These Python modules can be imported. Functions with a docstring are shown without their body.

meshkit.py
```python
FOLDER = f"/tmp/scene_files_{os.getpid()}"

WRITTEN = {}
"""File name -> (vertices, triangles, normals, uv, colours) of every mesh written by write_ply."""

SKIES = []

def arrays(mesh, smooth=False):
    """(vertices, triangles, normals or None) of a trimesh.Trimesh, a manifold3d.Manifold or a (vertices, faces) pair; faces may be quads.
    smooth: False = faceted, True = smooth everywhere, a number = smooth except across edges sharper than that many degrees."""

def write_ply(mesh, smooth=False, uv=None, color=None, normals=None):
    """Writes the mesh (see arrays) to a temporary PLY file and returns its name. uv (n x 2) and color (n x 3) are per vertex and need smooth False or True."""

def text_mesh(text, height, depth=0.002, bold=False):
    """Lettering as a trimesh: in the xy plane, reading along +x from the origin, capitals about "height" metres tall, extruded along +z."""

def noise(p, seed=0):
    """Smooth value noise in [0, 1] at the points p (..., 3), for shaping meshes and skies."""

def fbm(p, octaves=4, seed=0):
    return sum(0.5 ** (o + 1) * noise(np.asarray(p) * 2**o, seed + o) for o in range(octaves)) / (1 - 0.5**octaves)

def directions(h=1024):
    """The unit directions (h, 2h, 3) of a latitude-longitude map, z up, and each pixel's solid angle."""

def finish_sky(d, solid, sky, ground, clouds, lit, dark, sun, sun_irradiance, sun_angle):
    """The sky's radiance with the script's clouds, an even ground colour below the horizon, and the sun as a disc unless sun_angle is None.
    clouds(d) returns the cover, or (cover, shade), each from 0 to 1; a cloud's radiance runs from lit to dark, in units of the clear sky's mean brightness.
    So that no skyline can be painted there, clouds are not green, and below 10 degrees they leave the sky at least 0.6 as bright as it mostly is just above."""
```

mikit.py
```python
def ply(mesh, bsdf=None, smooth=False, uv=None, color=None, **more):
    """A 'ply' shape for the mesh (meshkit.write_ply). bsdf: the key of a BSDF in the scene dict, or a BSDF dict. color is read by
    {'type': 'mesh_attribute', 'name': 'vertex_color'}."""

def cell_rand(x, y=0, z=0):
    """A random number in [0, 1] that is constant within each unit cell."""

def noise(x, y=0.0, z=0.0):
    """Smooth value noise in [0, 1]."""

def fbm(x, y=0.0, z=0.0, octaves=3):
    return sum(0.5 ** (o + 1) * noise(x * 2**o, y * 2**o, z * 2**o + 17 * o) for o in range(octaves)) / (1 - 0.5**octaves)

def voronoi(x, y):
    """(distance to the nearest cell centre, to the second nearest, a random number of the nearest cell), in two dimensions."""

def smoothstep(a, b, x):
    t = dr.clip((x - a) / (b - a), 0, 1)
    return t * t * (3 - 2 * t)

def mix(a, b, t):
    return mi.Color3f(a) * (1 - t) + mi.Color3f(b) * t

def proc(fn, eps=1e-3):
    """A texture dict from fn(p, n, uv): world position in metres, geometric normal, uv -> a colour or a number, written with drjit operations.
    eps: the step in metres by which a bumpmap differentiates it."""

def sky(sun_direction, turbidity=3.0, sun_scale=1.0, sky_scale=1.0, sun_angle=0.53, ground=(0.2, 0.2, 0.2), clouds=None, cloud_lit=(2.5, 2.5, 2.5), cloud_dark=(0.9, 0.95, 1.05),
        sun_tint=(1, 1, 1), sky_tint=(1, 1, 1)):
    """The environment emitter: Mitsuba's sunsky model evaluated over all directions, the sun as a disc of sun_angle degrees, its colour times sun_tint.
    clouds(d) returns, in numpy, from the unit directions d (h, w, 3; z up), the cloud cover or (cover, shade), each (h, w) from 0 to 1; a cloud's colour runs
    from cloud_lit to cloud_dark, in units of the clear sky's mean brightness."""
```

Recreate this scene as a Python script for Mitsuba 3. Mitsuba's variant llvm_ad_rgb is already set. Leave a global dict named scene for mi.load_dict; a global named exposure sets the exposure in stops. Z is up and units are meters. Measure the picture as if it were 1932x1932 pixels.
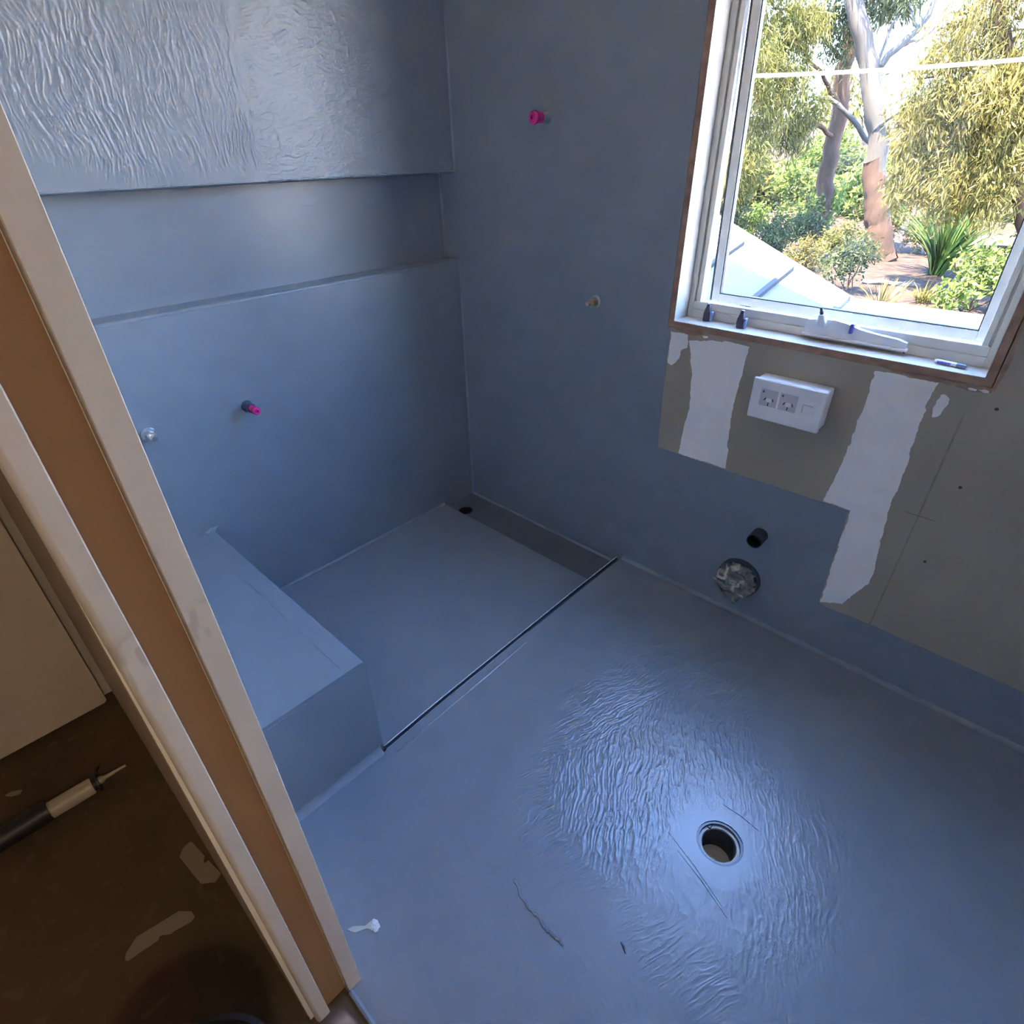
import math, random
import numpy as np
import drjit as dr
import mitsuba as mi
import trimesh
import manifold3d as m3
import mikit, meshkit
from mikit import ply, proc, noise, fbm, voronoi, smoothstep, mix

random.seed(7)
rng = np.random.default_rng(11)
scene, labels = {}, {}
T = mi.ScalarTransform4f

# ------------------------------------------------------------------ camera
CAM = np.array([2.0129, -1.8049, 1.55])
FWD = np.array([-0.58273551, 0.60931597, -0.53772984])
UPV = -np.array([0.35735917, -0.40214850, -0.84295374])
scene['camera'] = {'type': 'perspective', 'fov_axis': 'x', 'fov': 2 * math.degrees(math.atan(966 / 1084.5)),
                   'near_clip': 0.01, 'far_clip': 500.0,
                   'to_world': T().look_at(origin=CAM.tolist(), target=(CAM + FWD).tolist(), up=UPV.tolist())}
# ------------------------------------------------------------------ sky, sun, exposure
SUN = np.array([-0.20, -0.33, 0.92]); SUN = SUN / np.linalg.norm(SUN)


def wisps(d):
    c = meshkit.fbm(np.stack([d[..., 0] * 3, d[..., 1] * 3, d[..., 2] * 6], -1).reshape(-1, 3)).reshape(d.shape[:2])
    low = np.clip(1.0 - d[..., 2] / 0.30, 0, 1)
    return np.clip((c - 0.5) * 1.2 + 0.9 * low, 0, 0.9)


scene['sky'] = mikit.sky(SUN, turbidity=2.6, sun_scale=0.52, sky_scale=1.0, sky_tint=(0.86, 1.0, 1.20), ground=(0.25, 0.22, 0.16),
                         clouds=wisps, cloud_lit=(1.9, 1.95, 2.0), cloud_dark=(1.5, 1.55, 1.6))
exposure = 7.74

# ------------------------------------------------------------------ materials
def bs(key, color, rough=0.5, metal=0.0, spec=0.5, coat=0.0, bump=None, scale=0.001, eps=0.0006, **more):
    c = {'type': 'rgb', 'value': list(color)} if isinstance(color, (tuple, list)) else proc(color)
    b = {'type': 'principled', 'base_color': c, 'roughness': rough if not callable(rough) else proc(rough), 'metallic': metal, 'specular': spec, **more}
    if coat:
        b['clearcoat'] = coat; b['clearcoat_gloss'] = 0.9
    if bump is not None:
        b = {'type': 'bumpmap', 'arbitrary': proc(bump, eps), 'scale': scale, 'bsdf': b}
    scene[key] = {'type': 'twosided', 'bsdf': b}
    return key


def ridg(n):
    return 1.0 - dr.abs(2.0 * n - 1.0)


def membrane(base):
    def fn(p, n, uv):
        k = noise(p.x * 4, p.y * 4, p.z * 4) * 0.6 + noise(p.x * 17, p.y * 17, p.z * 17) * 0.4
        return mix(tuple(c * 0.93 for c in base), tuple(c * 1.07 for c in base), k)
    return fn


BLUE = (0.172, 0.203, 0.236)
bs('membrane_floor', membrane(BLUE), rough=0.32, spec=0.70)
bs('membrane_left', membrane(BLUE), rough=0.40, spec=0.72)
bs('membrane_smooth', membrane(BLUE), rough=0.45, spec=0.5)
bs('membrane_bench', membrane(BLUE), rough=0.45, spec=0.5)
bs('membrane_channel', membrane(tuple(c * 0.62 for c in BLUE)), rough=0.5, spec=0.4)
bs('membrane_bead', tuple(c * 1.15 for c in BLUE), rough=0.22, spec=0.9)
bs('membrane_dark', (0.05, 0.065, 0.10), rough=0.3)


def board_fn(p, n, uv):
    k = fbm(p.x * 5, p.z * 5, 3.0)
    c = mix((0.27, 0.235, 0.185), (0.34, 0.295, 0.235), k)
    ln = smoothstep(0.0035, 0.0012, dr.abs(p.x - 1.9 - 0.010 * p.z)) * smoothstep(0.15, 0.2, p.z) * smoothstep(1.0, 0.9, p.z) * (0.4 + 0.6 * noise(p.z * 40))
    ln2 = smoothstep(0.0025, 0.001, dr.abs(p.z - 0.63)) * smoothstep(1.86, 1.88, p.x) * smoothstep(1.96, 1.94, p.x)
    return c * (1 - 0.35 * ln - 0.3 * ln2)


bs('plasterboard', board_fn, rough=0.9, spec=0.2)


def compound_fn(p, n, uv):
    k = fbm(p.x * 7, p.z * 12)
    return mix((0.66, 0.635, 0.62), (0.76, 0.735, 0.72), k)


bs('compound', compound_fn, rough=0.85, spec=0.2)


def wood_fn(p, n, uv):
    k = fbm(p.x * 40, p.y * 10, p.z * 40)
    return mix((0.20, 0.115, 0.080), (0.36, 0.235, 0.165), k)


bs('raw_timber', wood_fn, rough=0.75, spec=0.3)
bs('white_paint', (0.38, 0.34, 0.285), rough=0.4)
bs('white_metal', (0.62, 0.585, 0.52), rough=0.35)
bs('white_plastic', (0.68, 0.67, 0.67), rough=0.35)
bs('grey_plastic', (0.45, 0.44, 0.46), rough=0.4)
bs('dark_slot', (0.05, 0.05, 0.055), rough=0.6)
bs('gasket', (0.05, 0.052, 0.055), rough=0.7)


def jamb_fn(p, n, uv):
    k = fbm(p.y * 12, p.z * 3)
    c = mix((0.49, 0.43, 0.36), (0.545, 0.48, 0.405), k)
    worn = smoothstep(1.055, 1.075, p.z + 0.012 * noise(p.y * 90)) * smoothstep(1.125, 1.105, p.z + 0.010 * noise(p.y * 70 + 4)) * smoothstep(0.25, 0.55, noise(p.y * 130, p.z * 60))
    return mix(c, mi.Color3f(0.36, 0.32, 0.26), worn * 0.55)


bs('jamb', jamb_fn, rough=0.6, spec=0.3)


def mdf_fn(p, n, uv):
    k = fbm(p.x * 20, p.y * 20, p.z * 2.2)
    return mix((0.235, 0.120, 0.048), (0.305, 0.168, 0.074), k)


bs('brown_board', mdf_fn, rough=0.6, spec=0.3)
bs('wall_paint', (0.55, 0.50, 0.44), rough=0.8)
bs('inner_paint', (0.72, 0.68, 0.62), rough=0.9)
bs('ceiling_paint', (0.84, 0.82, 0.78), rough=0.9)
bs('hall_shade', (0.20, 0.155, 0.11), rough=0.8)  # dark brown that stands in for shade on the hall side
bs('panel_paint', (0.54, 0.46, 0.38), rough=0.45)


def slab_fn(p, n, uv):
    k = fbm(p.x * 5, p.y * 5, 0.0, 4)
    c = mix((0.060, 0.038, 0.020), (0.115, 0.078, 0.045), k)
    red = smoothstep(0.55, 0.75, noise(p.x * 6 + 9, p.y * 6))
    c = mix(c, mi.Color3f(0.12, 0.055, 0.035), red * 0.35)
    fleck = smoothstep(0.80, 0.9, noise(p.x * 45, p.y * 45))
    c = mix(c, mi.Color3f(0.16, 0.12, 0.08), fleck * 0.22)
    dust = smoothstep(-1.82, -1.77, p.y) * smoothstep(1.40, 1.44, p.x) * smoothstep(-1.712, -1.722, p.y + 0.02 * noise(p.x * 40)) * (0.5 + 0.5 * noise(p.x * 60, p.y * 60))
    return mix(c, mi.Color3f(0.42, 0.33, 0.25), dust)


bs('slab', slab_fn, rough=0.75, spec=0.3)
bs('scrap_board', (0.25, 0.20, 0.15), rough=0.9)
bs('pink_plastic', (0.62, 0.028, 0.22), rough=0.35)
bs('pink_dark', (0.16, 0.004, 0.05), rough=0.5)
bs('brass', (0.62, 0.47, 0.28), rough=0.3, metal=1.0)
bs('chrome', (0.78, 0.76, 0.72), rough=0.22, metal=1.0)
bs('black_plastic', (0.012, 0.012, 0.014), rough=0.45)
bs('dark_pipe', (0.02, 0.022, 0.026), rough=0.4)
bs('pvc', (0.42, 0.43, 0.43), rough=0.4)
bs('steel', (0.55, 0.56, 0.58), rough=0.28, metal=1.0)
bs('bright_edge', (0.72, 0.74, 0.76), rough=0.4, metal=0.3)


def bag_fn(p, n, uv):
    k = ridg(noise(p.x * 28, p.y * 28, p.z * 28 + 2))
    c = mix((0.05, 0.05, 0.05), (0.20, 0.195, 0.185), k * k)
    bright = smoothstep(0.80, 0.97, ridg(noise(p.x * 24 + 2, p.y * 20, p.z * 30))) * smoothstep(0.4, 0.6, noise(p.x * 15, p.y * 15, p.z * 15))  # crease highlights painted into the colour
    return mix(c, mi.Color3f(0.45, 0.43, 0.38), bright)


bs('plastic_bag', bag_fn, rough=0.3, spec=0.7)
bs('plug_dark', (0.035, 0.030, 0.05), rough=0.4)
bs('plug_blue', (0.16, 0.20, 0.32), rough=0.35)
bs('clip_blue', (0.12, 0.10, 0.42), rough=0.4)
bs('cartridge', (0.42, 0.36, 0.28), rough=0.4)
bs('roof_metal', (0.105, 0.098, 0.090), rough=0.8, spec=0.1)
bs('roof_rib', (0.03, 0.03, 0.03), rough=0.8, spec=0.1)
bs('cable', (0.80, 0.79, 0.74), rough=0.5)
bs('render_wall', (0.55, 0.52, 0.47), rough=0.9)
bs('lamp_white', (0.8, 0.8, 0.78), rough=0.5)
scene['glass'] = {'type': 'thindielectric', 'int_ior': 1.5}
scene['smear_clear'] = {'type': 'twosided', 'bsdf': {'type': 'principled', 'base_color': {'type': 'rgb', 'value': [0.45, 0.44, 0.40]}, 'roughness': 0.15, 'specular': 0.8}}

# ------------------------------------------------------------------ mesh helpers
def mani(mesh):
    return m3.Manifold(m3.Mesh(vert_properties=np.asarray(mesh.vertices, np.float32), tri_verts=np.asarray(mesh.faces, np.uint32)))


def tm(man):
    q = man.to_mesh()
    return trimesh.Trimesh(q.vert_properties[:, :3].astype(float), q.tri_verts.astype(int), process=False)


def bx(x0, x1, y0, y1, z0, z1, c=0.0):
    """A box, its edges chamfered by c."""
    if c <= 0:
        b = trimesh.creation.box(extents=(x1 - x0, y1 - y0, z1 - z0))
        b.apply_translation(((x0 + x1) / 2, (y0 + y1) / 2, (z0 + z1) / 2))
        return b
    pts = []
    for sx in (0, 1):
        for sy in (0, 1):
            for sz in (0, 1):
                X, Y, Z = (x0, x1)[sx], (y0, y1)[sy], (z0, z1)[sz]
                dx, dy, dz = (c, -c)[sx], (c, -c)[sy], (c, -c)[sz]
                pts += [(X + dx, Y + dy, Z), (X + dx, Y, Z + dz), (X, Y + dy, Z + dz)]
    return trimesh.convex.convex_hull(np.array(pts))


def ext(contours, h0, h1, axis='z'):
    """A flat polygon (list of contours, evenodd) given thickness. axis z: (x,y); y: (x,z); x: (y,z)."""
    if isinstance(contours[0][0], (int, float, np.floating)):
        contours = [contours]
    cs = m3.CrossSection([np.array(c, float) for c in contours], m3.FillRule.EvenOdd)
    m = tm(cs.extrude(abs(h1 - h0)))
    v = m.vertices.copy()
    v[:, 2] += min(h0, h1)
    f = m.faces
    if axis == 'y':
        v = np.stack([v[:, 0], v[:, 2], v[:, 1]], 1); f = f[:, ::-1]
    elif axis == 'x':
        v = np.stack([v[:, 2], v[:, 0], v[:, 1]], 1)
    return trimesh.Trimesh(v, f, process=False)


def rect(a0, a1, b0, b1):
    return [(a0, b0), (a1, b0), (a1, b1), (a0, b1)]


def circ(cx, cy, r, n=40):
    return [(cx + r * math.cos(t), cy + r * math.sin(t)) for t in np.linspace(0, 2 * math.pi, n, endpoint=False)]


def cat(*ms):
    return trimesh.util.concatenate([m for m in ms])


def tube(pts, radii, sides=10, caps=True):
    p = np.asarray(pts, float); radii = np.broadcast_to(radii, (len(p),))
    t = np.gradient(p, axis=0); t /= np.linalg.norm(t, axis=1, keepdims=True) + 1e-12
    ref = np.array([0, 0, 1.0]) if abs(t[0, 2]) < 0.9 else np.array([1.0, 0, 0])
    a = np.cross(t, ref); a /= np.linalg.norm(a, axis=1, keepdims=True) + 1e-12
    b = np.cross(t, a)
    ang = np.arange(sides) * 2 * np.pi / sides
    v = p[:, None] + radii[:, None, None] * (np.cos(ang)[None, :, None] * a[:, None] + np.sin(ang)[None, :, None] * b[:, None])
    v = v.reshape(-1, 3)
    f = []
    for i in range(len(p) - 1):
        for j in range(sides):
            k = (j + 1) % sides
            f += [(i * sides + j, i * sides + k, (i + 1) * sides + k), (i * sides + j, (i + 1) * sides + k, (i + 1) * sides + j)]
    if caps:
        n = len(v)
        v = np.vstack([v, p[0], p[-1]])
        for j in range(sides):
            k = (j + 1) % sides
            f += [(n, k, j), (n + 1, (len(p) - 1) * sides + j, (len(p) - 1) * sides + k)]
    return trimesh.Trimesh(v, np.array(f)[:, ::-1], process=False)


def lathe(profile, n=32):
    m = trimesh.creation.revolve(np.array(profile, float), sections=n)
    return m


def aim(mesh, origin, direction):
    m = mesh.copy()
    d = np.array(direction, float); d /= np.linalg.norm(d)
    m.apply_transform(trimesh.geometry.align_vectors([0, 0, 1], d))
    m.apply_translation(origin)
    return m


def add(key, mesh, bsdf, smooth=30, label=None, cat_=None, kind=None, group=None, **kw):
    if key in scene:
        i = 1
        while f'{key}_{i:03d}' in scene:
            i += 1
        key = f'{key}_{i:03d}'
    scene[key] = ply(mesh, bsdf, smooth=smooth, **kw)
    note(key, label, cat_, kind, group)
    return key


def note(key, label=None, cat_=None, kind=None, group=None):
    d = {}
    if label: d['label'] = label
    if cat_: d['category'] = cat_
    if kind: d['kind'] = kind
    if group: d['group'] = group
    if d: labels[key] = d


def struct(key, mesh, bsdf, label=None, smooth=30):
    return add(key, mesh, bsdf, smooth, label, None, 'structure')


# ------------------------------------------------------------------ brushed relief of the membrane, as geometry
def n2(x, y, seed=0):
    xi, yi = np.floor(x), np.floor(y)
    tx, ty = x - xi, y - yi
    tx, ty = tx * tx * (3 - 2 * tx), ty * ty * (3 - 2 * ty)
    xi, yi = xi.astype(np.int64), yi.astype(np.int64)
    def h(a, b):
        k = ((xi + a) * 374761393 + (yi + b) * 668265263 + seed * 144665 + 987654321) & 0xFFFFFFFF
        k = ((k ^ (k >> 13)) * 1274126177) & 0xFFFFFFFF
        return ((k ^ (k >> 16)) & 0xFFFFFF) / 16777215.0
    return (h(0, 0) * (1 - tx) + h(1, 0) * tx) * (1 - ty) + (h(0, 1) * (1 - tx) + h(1, 1) * tx) * ty


def sst(a, b, x):
    t = np.clip((x - a) / (b - a), 0, 1)
    return t * t * (3 - 2 * t)


def strokes(u, v, ang, across, along, seed):
    """Elongated roller wrinkles: narrow across, long along, turned by ang."""
    c, s_ = math.cos(ang), math.sin(ang)
    a, b = u * c + v * s_, -u * s_ + v * c
    w = (n2(u * 9, v * 9, seed) - 0.5) * 0.05 + (n2(u * 25, v * 25, seed + 1) - 0.5) * 0.012
    r1 = 1 - np.abs(2 * n2((b + 0.7 * w) * across, a * along, seed + 2) - 1)
    r2 = 1 - np.abs(2 * n2((b + w) * across * 1.9, a * along * 2.2, seed + 3) - 1)
    return r1 ** 4 * 0.75 + r2 ** 3 * 0.35


def sheet(us, vs, place_fn):
    U, V = np.meshgrid(us, vs, indexing='ij')
    p = place_fn(U, V)
    nu, nv = U.shape
    i, j = np.meshgrid(np.arange(nu - 1), np.arange(nv - 1), indexing='ij')
    a = (i * nv + j).ravel()
    q = np.stack([a, a + nv, a + nv + 1, a + 1], 1)
    return p.reshape(-1, 3), np.vstack([q[:, [0, 1, 2]], q[:, [0, 2, 3]]])


def floor_relief(x, y):
    m1 = sst(0.40, 0.60, n2(x * 3.1 + 3, y * 3.1 + 9, 1)); m2 = sst(0.42, 0.60, n2(x * 2.6 + 31, y * 2.6 + 2, 2))
    a = strokes(x, y, 2.05, 190, 24, 10); b = strokes(x, y, 1.25, 190, 24, 20); c = strokes(x, y, 2.75, 190, 26, 30)
    h = (a * (1 - m1) + b * m1) * (1 - m2) + c * m2
    amp = 0.35 + 0.65 * sst(0.30, 0.60, n2(x * 2 + 50, y * 2, 3))
    amp = amp * (0.10 + 0.90 * sst(1.08, 1.35, x)) * (1 - 0.75 * sst(2.15, 2.4, x)) * (0.25 + 0.75 * sst(-0.12, -0.40, y))
    dist = np.hypot(x - 1.842, y + 0.863)
    amp = amp * (0.25 + 0.75 * sst(0.07, 0.13, dist))
    return h * amp * 0.00165 + 0.0005 * n2(x * 14, y * 14, 4) + 0.00012 * n2(x * 90, y * 90, 5) - 0.0009


# ------------------------------------------------------------------ room shell
FY = -1.706          # where the membrane floor ends at the doorway
CEIL = 2.52
XR = 2.78            # right wall
WASTE = (1.842, -0.863)

# main floor with its waste hole
fl = ext([[(0.962, FY), (XR, FY), (XR, 0.0), (0.950, 0.0), (0.951, -0.6), (0.966, -1.285)], circ(*WASTE, 0.062)], -0.05, -0.006)
fxs = np.r_[np.linspace(0.0, 0.82, 830), np.linspace(0.823, 1.0, 50)]
def floor_pt(U, V):
    xl = np.interp(-V, [0.0, 0.33, 0.75, 1.10, 1.288, 1.75], [0.952, 0.952, 0.957, 0.963, 0.970, 0.958])
    x = xl + U * (XR - xl)
    return np.stack([x, V, floor_relief(x, V)], -1)
fv, ff = sheet(fxs, np.linspace(FY, 0.0, 920), floor_pt)
fc = fv[ff].mean(1)
ff = ff[np.hypot(fc[:, 0] - WASTE[0], fc[:, 1] - WASTE[1]) > 0.0590]
scene['floor'] = ply(cat(fl, trimesh.Trimesh(fv, ff, process=False)), 'membrane_floor', smooth=40)
note('floor', 'glossy blue-grey waterproofed bathroom floor with brushed roller wrinkles', None, 'structure')
add('floor__edge_lip', tube([(1.40, FY + 0.004, 0.001), (1.8, FY + 0.003, 0.002), (2.3, FY + 0.004, 0.001)], 0.006, 8), 'membrane_bead')
bead = [(1.507, -1.295), (1.525, -1.300), (1.551, -1.312), (1.576, -1.316), (1.600, -1.316), (1.622, -1.320), (1.639, -1.322), (1.662, -1.320), (1.689, -1.319)]
bp, br = [], []
for i in range(len(bead) - 1):
    for k in range(5):
        t = k / 5
        bp.append((bead[i][0] * (1 - t) + bead[i + 1][0] * t + rng.normal(0, 0.0010), bead[i][1] * (1 - t) + bead[i + 1][1] * t + rng.normal(0, 0.0014), 0.0008))
        br.append(0.0026 + 0.0022 * rng.random() * (0.4 + i / 8))
add('floor__ridge', tube(bp, br, 7), 'membrane_bead', label='raised squiggle of dried membrane')
nick = tube([(1.779, -1.226, 0.0), (1.787, -1.229, 0.001), (1.799, -1.238, 0.0)], [0.001, 0.0025, 0.001], 6)
add('floor__nick', nick, 'membrane_dark', label='small dark nick in the membrane')


def cove(pts, nrm1, nrm2, r=0.012):
    """A concave sealant fillet along a corner line; nrm1 and nrm2 point out of the two surfaces."""
    p = np.array(pts, float); a, b = np.array(nrm1, float), np.array(nrm2, float)
    prof = [(r, 0.0)] + [(r - r * math.sin(t), r - r * math.cos(t)) for t in np.linspace(0, math.pi / 2, 6)] + [(0.0, r)]
    prof = [(-0.001, -0.001), (r, -0.001)] + prof[1:-1] + [(-0.001, r)]
    v = np.array([[q + u * a + w * b for (u, w) in prof] for q in p])
    n = len(prof); f = []
    for i in range(len(p) - 1):
        for j in range(n):
            k = (j + 1) % n
            f += [(i * n + j, i * n + k, (i + 1) * n + k), (i * n + j, (i + 1) * n + k, (i + 1) * n + j)]
    return trimesh.Trimesh(v.reshape(-1, 3), f, process=False)


add('floor__sealant_fillet', cove([(0.955, 0, 0), (XR, 0, 0)], (0, -1, 0), (0, 0, 1), 0.014), 'membrane_smooth', smooth=40)
add('floor__sealant_fillet', cove([(0.957, FY + 0.03, 0), (0.957, -1.30, 0)], (1, 0, 0), (0, 0, 1), 0.020), 'membrane_smooth', smooth=40)

# shower floor: a screed a little lower, with a drain channel along the window wall
SZ, TZ = -0.016, -0.040
sf = cat(ext(rect(-0.02, 0.950, -1.30, -0.205), -0.06, SZ))
struct('floor_shower', sf, 'membrane_smooth', 'smooth blue-grey shower floor set lower than the main floor', smooth=False)
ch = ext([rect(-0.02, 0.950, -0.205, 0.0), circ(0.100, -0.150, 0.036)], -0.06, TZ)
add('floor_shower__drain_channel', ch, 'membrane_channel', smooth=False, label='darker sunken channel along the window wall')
add('floor_shower__sealant_fillet', cove([(0, -1.29, SZ), (0, -0.205, SZ)], (1, 0, 0), (0, 0, 1), 0.009), 'membrane_smooth', smooth=40)
add('floor_shower__sealant_fillet', cove([(0, 0, TZ), (0.945, 0, TZ)], (0, -1, 0), (0, 0, 1), 0.009), 'membrane_smooth', smooth=40)

# left wall: lower part, full-width recess with a ledge, upper part
LY0 = -1.674
def left_pt(h_fn, x0):
    def fn(U, V):
        return np.stack([x0 + h_fn(U, V), U, V], -1)
    return fn
def h_up(y, z):
    vert = sst(-0.785, -0.815, y)
    a = strokes(y, z, 1.60, 165, 20, 40); b = strokes(y, z, 0.12, 150, 40, 50)
    fade = sst(1.475, 1.56, z + 0.05 * (n2(y * 6, z * 6, 44) - 0.5))
    h = a * vert * (0.15 + 0.85 * fade) * (0.45 + 0.55 * sst(0.35, 0.6, n2(y * 4, z * 4, 45))) + b * (1 - vert) * 0.60 * sst(-0.12, -0.35, y)
    return h * 0.0023 + vert * 0.0008 + 0.0004 * n2(y * 12, z * 12, 46) - 0.001
def h_mid(y, z):
    b = strokes(y, z, 0.12, 110, 11, 60) * sst(0.42, 0.62, n2(y * 5, z * 7, 61))
    return b * 0.0006 + 0.0005 * n2(y * 12, z * 12, 62) - 0.001
def h_low(y, z):
    b = strokes(y, z, 0.10, 120, 12, 70) * sst(0.45, 0.62, n2(y * 5, z * 7, 71)) * sst(0.82, 1.08, z)
    return b * 0.0006 + 0.0007 * n2(y * 10, z * 10, 72) + 0.0002 * n2(y * 35, z * 35, 73) - 0.001
prof = [(-0.002, CEIL), (-0.002, 1.472), (-0.004, 1.464), (-0.010, 1.460), (-0.097, 1.460), (-0.097, 1.137), (-0.006, 1.137), (-0.003, 1.136), (-0.003, 1.128), (-0.003, -0.06), (-0.16, -0.06), (-0.16, CEIL)]
m = ext(prof, 0.0, -LY0)
v = m.vertices
m = trimesh.Trimesh(np.stack([v[:, 0], -v[:, 2], v[:, 1]], 1), m.faces, process=False)
parts = [m]
for h_fn, x0, zs, ny in ((h_up, 0.004, np.linspace(1.466, 1.98, 230), 740), (h_mid, -0.0915, np.linspace(1.1372, 1.4598, 90), 420), (h_low, 0.0, np.linspace(-0.05, 1.1300, 260), 420)):
    v_, f_ = sheet(np.linspace(LY0, 0.0, ny), zs, left_pt(h_fn, x0))
    parts.append(trimesh.Trimesh(v_, f_, process=False))
def bar(a, b):   # rounded edges joining the sheets
    return tube([(a[0], LY0, a[1]), (a[0], 0.0, a[1])], b, 12)
parts += [bx(-0.0, 0.0035, LY0, 0.0, 1.98, CEIL), bar((-0.0010, 1.4690), 0.0052), bar((-0.0065, 1.1305), 0.0066), bx(-0.093, -0.006, LY0, 0.0, 1.1300, 1.1372)]
mm = cat(*parts)
scene['wall_left'] = ply(mm, 'membrane_left', smooth=35)
note('wall_left', 'blue-grey shower wall with a long recessed ledge, shiny roller texture above', None, 'structure')
add('wall_left__sealant_fillet', cove([(0, 0, TZ), (0, 0, 1.130)], (1, 0, 0), (0, -1, 0), 0.007), 'membrane_smooth', smooth=40)
add('wall_left__sealant_fillet', cove([(0.004, 0, 1.466), (0.004, 0, CEIL)], (1, 0, 0), (0, -1, 0), 0.006), 'membrane_smooth', smooth=40)
add('wall_left__sealant_fillet', cove([(-0.090, 0, 1.14), (-0.090, 0, 1.457)], (1, 0, 0), (0, -1, 0), 0.008), 'membrane_smooth', smooth=40)

# window wall
WX0, WX1, WZ0, WZ1 = 1.036, 1.942, 1.023, 2.402
WALL_T = 0.17
wb = ext([rect(-0.16, XR + 0.1, -0.06, CEIL), rect(WX0, WX1, WZ0, WZ1)], 0.0012, WALL_T, 'y')
struct('wall_back', wb, 'plasterboard', 'window wall, part blue-grey membrane and part bare beige plasterboard', smooth=False)
memb = [(-0.10, -0.05), (XR, -0.05), (XR, 0.190), (2.31, 0.198), (1.86, 0.203), (1.765, 0.196), (1.741, 0.207), (1.734, 0.575), (1.40, 0.574), (1.056, 0.577), (1.050, 0.80), (1.046, 1.017), (WX0, 1.021), (WX0, CEIL), (-0.10, CEIL)]
add('wall_back__membrane', ext(memb, 0.0, 0.0013, 'y'), 'membrane_smooth', smooth=False, label='blue-grey waterproof membrane with crisp cut edges')


def ragged(pts, amp, step=0.006):
    out = []
    for i in range(len(pts)):
        a, b = np.array(pts[i], float), np.array(pts[(i + 1) % len(pts)], float)
        n = max(1, int(np.linalg.norm(b - a) / step))
        d = (b - a) / (np.linalg.norm(b - a) + 1e-9); nn = np.array([-d[1], d[0]])
        w = 0.0
        for k in range(n):
            w = 0.7 * w + rng.normal(0, amp)
            out.append(tuple(a + (b - a) * k / n + nn * w * (0 if k == 0 else 1)))
    return out


def jsp(left, right):
    return left + right[::-1]


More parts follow.
